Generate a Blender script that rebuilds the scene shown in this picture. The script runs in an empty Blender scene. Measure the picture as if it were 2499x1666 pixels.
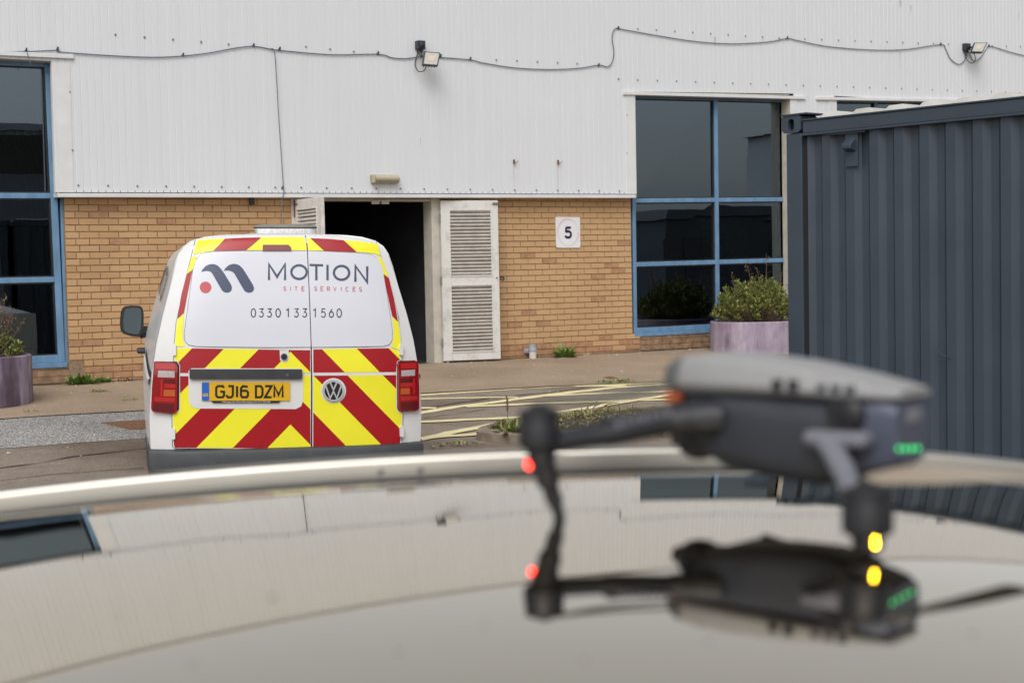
import bpy, bmesh, math, random
from mathutils import Vector, Matrix
import numpy as np

random.seed(7)
SC = bpy.context.scene
COL = SC.collection
PI = math.pi

# ------------------------------------------------------------------ camera
F_PX, CXP, CYP, KD = 3898.8464, 1249.5, 833.0, 2499 / 2352
YAW, PITCH, ROLL = -0.5681, 0.0473, 0.0188
CAM = Vector((-5.649, -17.5606, 1.2215))
_c, _s = math.cos(YAW), math.sin(YAW)
_cp, _sp = math.cos(PITCH), math.sin(PITCH)
_cr, _sr = math.cos(ROLL), math.sin(ROLL)
EX = Vector((_c, _s, 0)); EY = Vector((-_s, _c, 0)); EZ = Vector((0, 0, 1))
FW = Vector((-_s * _cp, _c * _cp, -_sp)); UP0 = Vector((-_s * _sp, _c * _sp, _cp))
RT = EX * _cr - UP0 * _sr; UP = EX * _sr + UP0 * _cr
cd = bpy.data.cameras.new('camera'); cam = bpy.data.objects.new('camera', cd); COL.objects.link(cam)
cam.matrix_world = Matrix(((RT.x, UP.x, -FW.x, CAM.x), (RT.y, UP.y, -FW.y, CAM.y), (RT.z, UP.z, -FW.z, CAM.z), (0, 0, 0, 1)))
cd.sensor_width = 36; cd.lens = 36 * F_PX / 2499
cd.clip_start = 0.05; cd.clip_end = 1000
cd.dof.use_dof = True; cd.dof.focus_distance = 11.5; cd.dof.aperture_fstop = 5.0; cd.dof.aperture_blades = 0
SC.camera = cam

# ------------------------------------------------------------------ light
SUN_EL, SUN_AZ = math.radians(48), math.radians(222)      # azimuth clockwise from +Y
wd = bpy.data.worlds.new('World'); SC.world = wd; wd.use_nodes = True
nt = wd.node_tree; nt.nodes.clear()
sky = nt.nodes.new('ShaderNodeTexSky'); sky.sky_type = 'NISHITA'; sky.sun_disc = False
sky.sun_elevation = SUN_EL; sky.sun_rotation = SUN_AZ
sky.air_density = 1.0; sky.dust_density = 2.3; sky.ozone_density = 1.0
hs = nt.nodes.new('ShaderNodeHueSaturation'); hs.inputs['Saturation'].default_value = 0.20
bg = nt.nodes.new('ShaderNodeBackground'); bg.inputs['Strength'].default_value = 0.143
wo = nt.nodes.new('ShaderNodeOutputWorld')
nt.links.new(sky.outputs[0], hs.inputs['Color']); nt.links.new(hs.outputs[0], bg.inputs[0]); nt.links.new(bg.outputs[0], wo.inputs[0])
sd = bpy.data.lights.new('sun', 'SUN'); sd.energy = 1.5; sd.angle = math.radians(40); sd.color = (1, .99, .978)
sun = bpy.data.objects.new('sun', sd); COL.objects.link(sun)
SD = Vector((math.sin(SUN_AZ) * math.cos(SUN_EL), math.cos(SUN_AZ) * math.cos(SUN_EL), math.sin(SUN_EL)))
sun.rotation_euler = SD.to_track_quat('Z', 'Y').to_euler(); sun.location = (0, -20, 30)
SC.view_settings.view_transform = 'Standard'; SC.view_settings.look = 'None'
SC.view_settings.exposure = 0.10; SC.view_settings.gamma = 1; SC.view_settings.use_curve_mapping = False
SC.render.engine = 'CYCLES'
SC.cycles.use_denoising = True; SC.cycles.max_bounces = 8; SC.cycles.transparent_max_bounces = 8
SC.cycles.sample_clamp_indirect = 6; SC.cycles.caustics_reflective = False; SC.cycles.caustics_refractive = False

# ------------------------------------------------------------------ measuring helpers (pixels of the photo, 2352 wide -> points of the place)
def ray(u, v):
    return FW + RT * ((u * KD - CXP) / F_PX) - UP * ((v * KD - CYP) / F_PX)
def W(u, v, Y=0.0):
    d = ray(u, v); return CAM + d * ((Y - CAM.y) / d.y)
def AT(u, v, dep):
    return CAM + ray(u, v) * dep
def gz(y):
    t = -y
    if t <= 0: return 0.0
    if t < 8: return -.045 * t
    if t < 12: return -.045 * (8 + (t - 8) - (t - 8) ** 2 / 8)
    return -.45
def G(u, v):
    d = ray(u, v); z = -.1
    for _ in range(50):
        p = CAM + d * ((z - CAM.z) / d.z); z = .5 * z + .5 * gz(p.y)
    return p
def AB(a, b, z):
    return CAM + EX * a + EY * b + EZ * z

# ------------------------------------------------------------------ materials
MATS = {}
def new_mat(name):
    m = bpy.data.materials.new(name); m.use_nodes = True
    MATS[name] = m
    return m, m.node_tree, m.node_tree.nodes['Principled BSDF']
def node(t, kind, **kw):
    n = t.nodes.new(kind)
    for k, v in kw.items():
        if hasattr(n, k): setattr(n, k, v)
        else: n.inputs[k].default_value = v
    return n
def ramp(t, src, stops):
    r = t.nodes.new('ShaderNodeValToRGB')
    e = r.color_ramp.elements
    while len(e) < len(stops): e.new(0.5)
    for i, (p, c) in enumerate(stops):
        e[i].position = p; e[i].color = (*c, 1) if len(c) == 3 else c
    t.links.new(src, r.inputs[0]); return r
def mixc(t, fac, a, b, blend='MIX'):
    m = t.nodes.new('ShaderNodeMix'); m.data_type = 'RGBA'; m.blend_type = blend
    for sock, val in ((m.inputs[0], fac), (m.inputs[6], a), (m.inputs[7], b)):
        if isinstance(val, (int, float)): sock.default_value = val
        elif isinstance(val, tuple): sock.default_value = (*val, 1) if len(val) == 3 else val
        else: t.links.new(val, sock)
    return m.outputs[2]
def noise(t, scale, detail=4, rough=.6, coord=None, stretch=None):
    n = node(t, 'ShaderNodeTexNoise'); n.inputs['Scale'].default_value = scale
    n.inputs['Detail'].default_value = detail; n.inputs['Roughness'].default_value = rough
    g = coord or t.nodes.new('ShaderNodeNewGeometry').outputs['Position']
    if stretch:
        mp = t.nodes.new('ShaderNodeMapping'); mp.inputs['Scale'].default_value = stretch
        t.links.new(g, mp.inputs[0]); g = mp.outputs[0]
    t.links.new(g, n.inputs['Vector']); return n.outputs['Fac']
def bump(t, bs, src, strength=.3, dist=.01):
    b = t.nodes.new('ShaderNodeBump'); b.inputs['Strength'].default_value = strength; b.inputs['Distance'].default_value = dist
    t.links.new(src, b.inputs['Height']); t.links.new(b.outputs[0], bs.inputs['Normal'])
def simple(name, col, rough=.5, metal=0.0, var=.12, scale=30, bmp=0.0, coat=0.0, spec=.5, emit=None, estr=0, stretch=None):
    m, t, b = new_mat(name)
    b.inputs['Roughness'].default_value = rough; b.inputs['Metallic'].default_value = metal
    b.inputs['Specular IOR Level'].default_value = spec; b.inputs['Coat Weight'].default_value = coat
    b.inputs['Coat Roughness'].default_value = .05
    if var > 0:
        n = noise(t, scale, stretch=stretch)
        lo = tuple(max(0, c * (1 - var)) for c in col); hi = tuple(min(1, c * (1 + var)) for c in col)
        r = ramp(t, n, [(.3, lo), (.7, hi)]); t.links.new(r.outputs[0], b.inputs['Base Color'])
        if bmp: bump(t, b, n, bmp, .004)
    else: b.inputs['Base Color'].default_value = (*col, 1)
    if emit:
        b.inputs['Emission Color'].default_value = (*emit, 1); b.inputs['Emission Strength'].default_value = estr
    return m

def srgb(r, g, b):
    return tuple(((c / 255) / 12.92 if c / 255 <= .04045 else ((c / 255 + .055) / 1.055) ** 2.4) for c in (r, g, b))

# brick: each brick its own tint
m, t, b = new_mat('brick')
oi = t.nodes.new('ShaderNodeObjectInfo')
n1 = noise(t, 3.2, 2); n2 = noise(t, 90, 3, .7); n3 = noise(t, 1.1, 3)
base = ramp(t, oi.outputs['Random'], [(0, (.37, .22, .125)), (.12, (.47, .290, .155)), (.5, (.54, .345, .185)), (.85, (.59, .39, .215)), (1, (.46, .30, .19))])
c1 = mixc(t, .35, base.outputs[0], ramp(t, n1, [(.35, (.50, .305, .15)), (.65, (.63, .415, .23))]).outputs[0])
sp = ramp(t, n2, [(.30, (.42, .38, .34)), (.44, (1, 1, 1))])
c2 = mixc(t, .75, c1, sp.outputs[0], 'MULTIPLY')
c3 = mixc(t, .35, c2, ramp(t, n3, [(.3, (.48, .27, .12)), (.7, (.62, .38, .18))]).outputs[0])
t.links.new(c3, b.inputs['Base Color']); b.inputs['Roughness'].default_value = .9; b.inputs['Specular IOR Level'].default_value = .25
bump(t, b, n2, .35, .003)
simple('brick_red', (.44, .245, .135), .9, var=.22, scale=12, bmp=.3, spec=.2)
m2 = simple('brick_dirty', (.30, .19, .115), .9, var=.45, scale=9, bmp=.3, spec=.2)
simple('mortar', (.29, .205, .13), .95, var=.3, scale=25, bmp=.3, spec=.1)
# white cladding with faint vertical weather streaks
m, t, b = new_mat('cladding')
st = noise(t, 1, 5, .6, stretch=(9, 1, .25)); bl = noise(t, .5, 3)
ca = ramp(t, st, [(.30, (.690, .698, .712)), (.60, (.725, .735, .752))])
cb = mixc(t, .5, ca.outputs[0], ramp(t, bl, [(.3, (.685, .695, .71)), (.7, (.73, .74, .758))]).outputs[0])
t.links.new(cb, b.inputs['Base Color']); b.inputs['Roughness'].default_value = .55; b.inputs['Specular IOR Level'].default_value = .3
simple('white_trim', (.72, .72, .71), .5, var=.06, scale=4)
simple('cream_reveal', (.56, .52, .44), .6, var=.12, scale=6)
simple('blue_frame', (.145, .270, .425), .45, var=.16, scale=5, stretch=(2, 2, .6))
simple('black_gap', (.012, .012, .014), .8, var=0)
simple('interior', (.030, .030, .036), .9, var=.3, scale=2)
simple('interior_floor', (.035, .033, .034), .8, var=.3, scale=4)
simple('inside_board', (.17, .135, .085), .8, var=.35, scale=14)
simple('inside_pale', (.30, .32, .34), .8, var=.2, scale=5)
# glazing: tinted, seen through and mirroring what stands opposite
m, t, b = new_mat('glass')
out = t.nodes['Material Output']; t.nodes.remove(b)
tr = t.nodes.new('ShaderNodeBsdfTransparent'); tr.inputs[0].default_value = (.36, .41, .45, 1)
gl = t.nodes.new('ShaderNodeBsdfGlossy'); gl.inputs['Roughness'].default_value = .0; gl.inputs[0].default_value = (.74, .89, 1, 1)
fr = t.nodes.new('ShaderNodeFresnel'); fr.inputs[0].default_value = 2.5
wv = noise(t, 1.3, 2); bm_ = t.nodes.new('ShaderNodeBump'); bm_.inputs['Strength'].default_value = .03; bm_.inputs['Distance'].default_value = .02
t.links.new(wv, bm_.inputs['Height']); t.links.new(bm_.outputs[0], gl.inputs['Normal'])
df = t.nodes.new('ShaderNodeBsdfDiffuse'); df.inputs[0].default_value = (.30, .30, .30, 1)
dust = ramp(t, noise(t, 22, 5, .75), [(.60, (0, 0, 0)), (.82, (.10, .10, .10))])
m1 = t.nodes.new('ShaderNodeMixShader'); m2_ = t.nodes.new('ShaderNodeMixShader')
t.links.new(fr.outputs[0], m1.inputs[0]); t.links.new(tr.outputs[0], m1.inputs[1]); t.links.new(gl.outputs[0], m1.inputs[2])
t.links.new(dust.outputs[0], m2_.inputs[0]); t.links.new(m1.outputs[0], m2_.inputs[1]); t.links.new(df.outputs[0], m2_.inputs[2])
t.links.new(m2_.outputs[0], out.inputs[0])
# painted louvre door
m, t, b = new_mat('door_paint')
n1 = noise(t, 7, 5, .7); n2 = noise(t, 60, 3, .7)
ca = ramp(t, n1, [(.28, (.50, .47, .42)), (.5, (.70, .68, .64))])
cb = mixc(t, 1.0, ca.outputs[0], ramp(t, n2, [(.24, (.35, .30, .25)), (.33, (1, 1, 1))]).outputs[0], 'MULTIPLY')
t.links.new(cb, b.inputs['Base Color']); b.inputs['Roughness'].default_value = .6
simple('slat_paint', (.62, .60, .56), .65, var=.14, scale=10)
simple('cable', (.12, .14, .18), .6, var=0)
simple('debris', (.42, .37, .30), .9, var=.5, scale=9)
simple('pvc_white', (.62, .60, .56), .5, var=.12, scale=20)
simple('pvc_grey', (.30, .33, .37), .55, var=.12, scale=20)
simple('dark_metal', (.030, .034, .040), .45, var=.2, scale=20)
simple('black_plastic', (.022, .022, .024), .5, var=.2, scale=20)
simple('lens_pale', (.52, .50, .46), .25, var=.05, scale=20)
simple('led_chip', (.62, .55, .38), .5, var=0)
simple('beige_plastic', (.44, .385, .27), .5, var=.08, scale=20)
simple('screw', (.27, .27, .28), .5, metal=.0, var=.2, scale=60)
simple('rust', (.16, .075, .035), .85, var=.35, scale=30, bmp=.4)
simple('stain', (.50, .46, .38), .7, var=.2, scale=30)
simple('sign_white', (.82, .82, .84), .4, var=.03, scale=5)
simple('sign_pink', (.80, .62, .62), .5, var=.04, scale=9)
simple('ink_dark', (.012, .015, .028), .5, var=0)
# ground
def ground_mat(name, a, bcol, spk, scale=1.3, dirt=(.5, .45, .4), spks=180, spkm=(.45, .62), bs=.5, crack=False):
    m, t, b = new_mat(name)
    n1 = noise(t, scale, 6, .62); n2 = noise(t, spks, 2, .6); n3 = noise(t, scale * .28, 4); n4 = noise(t, 26, 4, .7)
    ca = ramp(t, n1, [(.3, a), (.68, bcol)])
    cb = mixc(t, ramp(t, n2, [(spkm[0], (0, 0, 0)), (spkm[1], (1, 1, 1))]).outputs[0], ca.outputs[0], spk)
    cc = mixc(t, .9, cb, ramp(t, n3, [(.33, dirt), (.55, (1, 1, 1))]).outputs[0], 'MULTIPLY')
    cc = mixc(t, .7, cc, ramp(t, n4, [(.25, (.55, .52, .48)), (.5, (1, 1, 1))]).outputs[0], 'MULTIPLY')
    t.links.new(cc, b.inputs['Base Color']); b.inputs['Roughness'].default_value = .92; b.inputs['Specular IOR Level'].default_value = .2
    hb = mixc(t, .5, n2, n4); bump(t, b, hb, bs, .01)
    return m
ground_mat('tarmac', (.185, .145, .115), (.285, .232, .188), (.41, .345, .28), 1.6, spks=110, spkm=(.5, .66), bs=.8)
ground_mat('concrete', (.265, .195, .132), (.375, .285, .200), (.45, .36, .28), .8, dirt=(.66, .62, .58), spks=90, spkm=(.52, .70), bs=.6)
ground_mat('grey_chip', (.15, .14, .133), (.225, .21, .20), (.60, .585, .565), 2.2, dirt=(.72, .70, .68), spks=62, spkm=(.48, .60), bs=1.0)
m, t, b = new_mat('yellow_paint')
n1 = noise(t, 40, 4, .75); n2 = noise(t, 4, 3)
ca = ramp(t, n2, [(.3, (.70, .60, .32)), (.7, (.80, .71, .40))])
cb = mixc(t, ramp(t, n1, [(.26, (1, 1, 1)), (.36, (0, 0, 0))]).outputs[0], ca.outputs[0], (.25, .20, .15))
t.links.new(cb, b.inputs['Base Color']); b.inputs['Roughness'].default_value = .8
simple('crack', (.045, .036, .028), .95, var=.3, scale=20)
simple('soil', (.075, .055, .036), .95, var=.45, scale=18, bmp=.6)
simple('kerb', (.25, .20, .155), .9, var=.3, scale=12, bmp=.4)
# vegetation
def leaf_mat(name, a, bcol, cdry=None):
    m, t, b = new_mat(name)
    oi = t.nodes.new('ShaderNodeNewGeometry')
    st = [(0, a), (.6, bcol)] + ([(.93, cdry)] if cdry else [])
    r = ramp(t, oi.outputs['Random Per Island'], st)
    t.links.new(r.outputs[0], b.inputs['Base Color']); b.inputs['Roughness'].default_value = .6
    b.inputs['Transmission Weight'].default_value = 0
    return m
leaf_mat('shrub_leaf', (.075, .105, .018), (.20, .225, .045), (.30, .30, .08))
leaf_mat('weed_leaf', (.075, .15, .028), (.19, .29, .06))
leaf_mat('litter_leaf', (.10, .065, .04), (.24, .17, .10), (.38, .29, .18))
leaf_mat('dry_leaf', (.20, .12, .06), (.36, .24, .13))
leaf_mat('grass_leaf', (.12, .18, .03), (.28, .30, .08), (.40, .34, .17))
simple('twig', (.17, .12, .075), .9, var=.3, scale=30)
# purple planter with pale run-off streaks
m, t, b = new_mat('planter_paint')
n1 = noise(t, 1, 5, .65, stretch=(5, 5, .8)); n2 = noise(t, 7, 4)
ca = ramp(t, n1, [(.30, (.17, .13, .17)), (.42, (.33, .265, .345)), (.60, (.44, .37, .46)), (.78, (.60, .56, .62))])
cb = mixc(t, .5, ca.outputs[0], ramp(t, n2, [(.3, (.6, .55, .6)), (.6, (1, 1, 1))]).outputs[0], 'MULTIPLY')
t.links.new(cb, b.inputs['Base Color']); b.inputs['Roughness'].default_value = .65
m, t, b = new_mat('planter_dark')
n1 = noise(t, 1, 5, .65, stretch=(4, 4, .7)); n2 = noise(t, 9, 4)
ca = ramp(t, n1, [(.38, (.10, .068, .095)), (.50, (.17, .12, .17)), (.60, (.33, .27, .35)), (.75, (.48, .44, .50))])
cb = mixc(t, .5, ca.outputs[0], ramp(t, n2, [(.3, (.6, .55, .6)), (.6, (1, 1, 1))]).outputs[0], 'MULTIPLY')
t.links.new(cb, b.inputs['Base Color']); b.inputs['Roughness'].default_value = .65
# container
simple('container_paint', (.038, .054, .074), .42, var=.10, scale=2.5, spec=.5)
simple('container_roof', (.50, .48, .44), .6, var=.15, scale=4)
# van
m, t, b = new_mat('van_white')
n1 = noise(t, 3, 4)
r = ramp(t, n1, [(.3, (.68, .67, .65)), (.6, (.74, .735, .725))]); t.links.new(r.outputs[0], b.inputs['Base Color'])
b.inputs['Roughness'].default_value = .4; b.inputs['Coat Weight'].default_value = .35; b.inputs['Coat Roughness'].default_value = .04
simple('vinyl_white', (.655, .66, .71), .32, var=.02, scale=2)
simple('chev_yellow', (.88, .82, .03), .38, var=.03, scale=4)
simple('chev_red', (.36, .006, .012), .36, var=.06, scale=4)
simple('logo_navy', (.055, .070, .125), .4, var=0)
simple('logo_red', (.50, .075, .075), .4, var=0)
simple('bumper', (.046, .049, .052), .5, var=.25, scale=7)
simple('bumper_low', (.020, .021, .023), .6, var=.2, scale=9)
simple('rubber', (.012, .012, .013), .75, var=0)
simple('lamp_red', (.27, .005, .008), .12, var=0, coat=.6)
simple('lamp_bright', (.46, .018, .018), .15, var=0, coat=.6)
simple('lamp_dark', (.11, .006, .010), .2, var=0, coat=.5)
simple('handle_grey', (.038, .040, .042), .45, var=.2, scale=9)
simple('beacon_lens', (.80, .79, .79), .15, var=.2, scale=60, coat=.5)
simple('lamp_clear', (.46, .40, .40), .12, var=.1, scale=60, coat=.5)
simple('lamp_orange', (.50, .10, .02), .2, var=0, coat=.5)
simple('plate_yellow', (.72, .42, .015), .35, var=.03, scale=8)
simple('plate_blue', (.02, .13, .50), .4, var=0)
simple('plate_gold', (.70, .48, .10), .4, var=0)
simple('plate_black', (.014, .013, .013), .45, var=0)
simple('white_print', (.75, .75, .75), .5, var=0)
simple('chrome', (.62, .63, .65), .18, metal=1.0, var=0)
simple('badge_metal', (.60, .61, .63), .3, metal=.35, var=0)
simple('mirror_glass', (.085, .11, .12), .08, var=0)
simple('grey_metal', (.35, .34, .32), .4, metal=.6, var=.1, scale=20)
simple('beacon_lid', (.22, .205, .175), .5, var=.08, scale=10)
simple('brake_red', (.20, .035, .035), .3, var=.08, scale=30, coat=.3)
# car and drone
m, t, b = new_mat('car_paint')
b.inputs['Metallic'].default_value = 1; b.inputs['Base Color'].default_value = (.61, .535, .41, 1)
rr_ = ramp(t, noise(t, 5, 5, .7), [(.35, (.006, .006, .006)), (.7, (.022, .022, .022))]); t.links.new(rr_.outputs[0], b.inputs['Roughness'])
simple('rail_metal', (.52, .485, .425), .28, metal=1.0, var=.04, scale=10)
simple('car_body', (.40, .37, .32), .3, metal=.6, var=0, coat=.5)
simple('car_glass', (.01, .012, .014), .05, var=0)
simple('drone_grey', (.30, .295, .29), .5, var=.05, scale=40)
simple('drone_nose_shade', (.115, .118, .122), .5, var=.05, scale=40)
simple('drone_dark', (.034, .037, .047), .5, var=.08, scale=40)
simple('drone_black', (.012, .012, .015), .45, var=0)
simple('drone_arm', (.020, .021, .025), .5, var=0)
simple('drone_silver', (.19, .19, .215), .4, var=0)
simple('drone_battery', (.075, .085, .125), .45, var=.1, scale=40)
simple('drone_prop_lit', (.33, .265, .19), .35, var=0)  # tan of reflected light put into the colour of a dark blade
simple('drone_prop_dark', (.085, .075, .045), .4, var=0)
simple('drone_orange', (.62, .14, .045), .5, var=0)
simple('led_red', (.8, .02, .02), .4, var=0, emit=(1, .025, .012), estr=12)
simple('led_yellow', (.8, .6, .05), .4, var=0, emit=(1, .60, .02), estr=46)
simple('led_green', (.05, .6, .2), .4, var=0, emit=(.03, .8, .2), estr=3.2)
simple('far_wall', (.60, .59, .56), .7, var=.12, scale=.6)
simple('far_band', (.085, .072, .058), .7, var=.15, scale=.8)
simple('far_roof', (.05, .055, .065), .7, var=.2, scale=.8)
simple('far_shed', (.42, .46, .50), .6, var=.12, scale=.7)
simple('hedge_green', (.03, .04, .014), .9, var=.5, scale=1.4, bmp=.5)

# ------------------------------------------------------------------ mesh helpers
WM = {}
class MB:
    def __init__(s): s.v = []; s.f = []; s.mi = []
    def add(s, vs, fs, mi=0):
        o = len(s.v); s.v += [Vector(p) for p in vs]
        s.f += [tuple(i + o for i in f) for f in fs]; s.mi += [mi] * len(fs)
        return s
    def box(s, c, d, M=None, mi=0):
        x, y, z = d[0] / 2, d[1] / 2, d[2] / 2
        vs = [Vector((sx * x, sy * y, sz * z)) for sz in (-1, 1) for sy in (-1, 1) for sx in (-1, 1)]
        if M: vs = [M @ p for p in vs]
        vs = [p + Vector(c) for p in vs]
        return s.add(vs, [(0, 2, 3, 1), (4, 5, 7, 6), (0, 1, 5, 4), (2, 6, 7, 3), (0, 4, 6, 2), (1, 3, 7, 5)], mi)
    def hexa(s, a, b, mi=0):     # two quads (4 points each, same winding) joined into a solid
        return s.add(list(a) + list(b), [(3, 2, 1, 0), (4, 5, 6, 7), (0, 1, 5, 4), (1, 2, 6, 5), (2, 3, 7, 6), (3, 0, 4, 7)], mi)
    def tube(s, pts, r, n=8, cap=True, mi=0, flat=1.0):
        pts = [Vector(p) for p in pts]; rr = r if isinstance(r, (list, tuple)) else [r] * len(pts)
        rings = []; up = Vector((0, 0, 1)); last = None
        for i, p in enumerate(pts):
            d = (pts[min(i + 1, len(pts) - 1)] - pts[max(i - 1, 0)]).normalized()
            a = d.cross(up if abs(d.z) < .95 else Vector((1, 0, 0))).normalized() if last is None else (last - d * last.dot(d)).normalized()
            last = a; bb = d.cross(a)
            rings.append([p + a * (rr[i] * math.cos(2 * PI * k / n)) + bb * (rr[i] * flat * math.sin(2 * PI * k / n)) for k in range(n)])
        vs = [q for rg in rings for q in rg]; fs = []
        for i in range(len(pts) - 1):
            for k in range(n):
                fs.append((i * n + k, i * n + (k + 1) % n, (i + 1) * n + (k + 1) % n, (i + 1) * n + k))
        if cap: fs += [tuple(range(n - 1, -1, -1)), tuple(range((len(pts) - 1) * n, len(pts) * n))]
        return s.add(vs, fs, mi)
    def lathe(s, c, prof, n=24, M=None, mi=0):
        vs = []; fs = []
        for (r, z) in prof:
            for k in range(n):
                p = Vector((r * math.cos(2 * PI * k / n), r * math.sin(2 * PI * k / n), z))
                vs.append((M @ p if M else p) + Vector(c))
        for i in range(len(prof) - 1):
            for k in range(n):
                fs.append((i * n + k, i * n + (k + 1) % n, (i + 1) * n + (k + 1) % n, (i + 1) * n + k))
        fs += [tuple(range(n - 1, -1, -1)), tuple(range((len(prof) - 1) * n, len(prof) * n))]
        return s.add(vs, fs, mi)
    def grid(s, rows, mi=0, close=False):   # rows: list of equal lists of points
        n = len(rows[0]); vs = [p for r in rows for p in r]; fs = []
        for i in range(len(rows) - 1):
            for k in range(n if close else n - 1):
                k2 = (k + 1) % n
                fs.append((i * n + k, i * n + k2, (i + 1) * n + k2, (i + 1) * n + k))
        return s.add(vs, fs, mi)
    def ball(s, c, r, n=10, sc=(1, 1, 1), mi=0):
        rows = []
        for i in range(n // 2 + 1):
            th = PI * i / (n // 2)
            rows.append([Vector(c) + Vector((r * sc[0] * math.sin(th) * math.cos(2 * PI * k / n), r * sc[1] * math.sin(th) * math.sin(2 * PI * k / n), r * sc[2] * math.cos(th))) for k in range(n)])
        return s.grid(rows, mi, True)
    def build(s, name, mat, parent=None, smooth=None, bevel=0, world=True, label=None, seg=2):
        me = bpy.data.meshes.new(name)
        vs = s.v; o = bpy.data.objects.new(name, me); COL.objects.link(o)
        if parent is not None:
            o.parent = parent; M = WM.get(parent.name, Matrix.Identity(4)); WM[o.name] = M
            if world and M != Matrix.Identity(4):
                Mi = M.inverted(); vs = [Mi @ p for p in vs]
        elif vs:
            xs = [p.x for p in vs]; ys = [p.y for p in vs]; zs = [p.z for p in vs]
            L = Vector(((min(xs) + max(xs)) / 2, (min(ys) + max(ys)) / 2, min(zs)))
            o.location = L; vs = [p - L for p in vs]; WM[o.name] = Matrix.Translation(L)
        me.from_pydata([tuple(p) for p in vs], [], s.f)
        for mm in (mat if isinstance(mat, (list, tuple)) else [mat]): me.materials.append(MATS[mm])
        if len(set(s.mi)) > 1: me.polygons.foreach_set('material_index', s.mi)
        if smooth is not None:
            me.polygons.foreach_set('use_smooth', [True] * len(me.polygons)); me.update()
            me.set_sharp_from_angle(angle=math.radians(smooth))
        me.update()
        if bevel:
            bv = o.modifiers.new('bevel', 'BEVEL'); bv.width = bevel; bv.segments = seg; bv.limit_method = 'ANGLE'; bv.angle_limit = math.radians(35)
        if label: o['label'] = label
        return o
def fix_normals(o):
    bm = bmesh.new(); bm.from_mesh(o.data); bmesh.ops.recalc_face_normals(bm, faces=bm.faces); bm.to_mesh(o.data); bm.free(); return o
def thing(name, label, cat, loc=(0, 0, 0), M=None, group=None):
    o = bpy.data.objects.new(name, None); COL.objects.link(o); o.empty_display_size = .1
    mat = M if M is not None else Matrix.Translation(Vector(loc))
    o.matrix_world = mat; WM[o.name] = mat.copy()
    o['label'] = label; o['category'] = cat
    if group: o['group'] = group
    return o
def tag(o, label, cat, group=None):
    o['label'] = label; o['category'] = cat
    if group: o['group'] = group
    return o
def struct(o, kind='structure'):
    o['kind'] = kind; return o
def inst(name, mesh, parent, M, mod_from=None):
    o = bpy.data.objects.new(name, mesh); COL.objects.link(o)
    o.parent = parent; WM[o.name] = WM.get(parent.name, Matrix.Identity(4)); o.matrix_local = M
    return o
def mesh_from(vs, fs, name, mat):
    me = bpy.data.meshes.new(name); me.from_pydata([tuple(p) for p in vs], [], fs); me.materials.append(MATS[mat]); me.update(); return me
def crv(pts, n=6):               # smooth curve through points
    pts = [Vector(p) for p in pts]; out = []
    for i in range(len(pts) - 1):
        p0, p1, p2, p3 = pts[max(i - 1, 0)], pts[i], pts[i + 1], pts[min(i + 2, len(pts) - 1)]
        for k in range(n):
            t = k / n
            out.append(.5 * ((2 * p1) + (p2 - p0) * t + (2 * p0 - 5 * p1 + 4 * p2 - p3) * t * t + (3 * p1 - p0 - 3 * p2 + p3) * t ** 3))
    return out + [pts[-1]]
def lerp(a, b, t): return a + (b - a) * t
def interp(x, xs, ys):
    return float(np.interp(x, xs, ys))
def poly_cut(pts, nx, ny):       # flat polygon (2D) -> verts, faces cut along a grid
    bm = bmesh.new(); bm.faces.new([bm.verts.new((p[0], p[1], 0)) for p in pts])
    for xx in nx:
        bmesh.ops.bisect_plane(bm, geom=bm.verts[:] + bm.edges[:] + bm.faces[:], plane_co=(xx, 0, 0), plane_no=(1, 0, 0), dist=1e-6)
    for yy in ny:
        bmesh.ops.bisect_plane(bm, geom=bm.verts[:] + bm.edges[:] + bm.faces[:], plane_co=(0, yy, 0), plane_no=(0, 1, 0), dist=1e-6)
    bmesh.ops.triangulate(bm, faces=bm.faces[:])
    bm.verts.index_update()
    vs = [(v.co.x, v.co.y) for v in bm.verts]; fs = [tuple(v.index for v in f.verts) for f in bm.faces]
    bd = [(e.verts[0].index, e.verts[1].index) for e in bm.edges if len(e.link_faces) == 1]
    bm.free(); return vs, fs, bd
def clip(poly, nx, ny, c):       # keep nx*x+ny*y <= c
    out = []
    for i in range(len(poly)):
        p, q = poly[i], poly[(i + 1) % len(poly)]
        dp, dq = nx * p[0] + ny * p[1] - c, nx * q[0] + ny * q[1] - c
        if dp <= 0: out.append(p)
        if (dp < 0 < dq) or (dq < 0 < dp):
            t = dp / (dp - dq); out.append((p[0] + (q[0] - p[0]) * t, p[1] + (q[1] - p[1]) * t))
    return out
def rrect(x0, y0, x1, y1, r, n=5):
    pts = []
    for cx, cy, a0 in ((x1 - r, y0 + r, -90), (x1 - r, y1 - r, 0), (x0 + r, y1 - r, 90), (x0 + r, y0 + r, 180)):
        for k in range(n + 1):
            a = math.radians(a0 + 90 * k / n); pts.append((cx + r * math.cos(a), cy + r * math.sin(a)))
    return pts
def circ(cx, cy, r, n=20, ry=None):
    return [(cx + r * math.cos(2 * PI * k / n), cy + (ry or r) * math.sin(2 * PI * k / n)) for k in range(n)]
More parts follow.
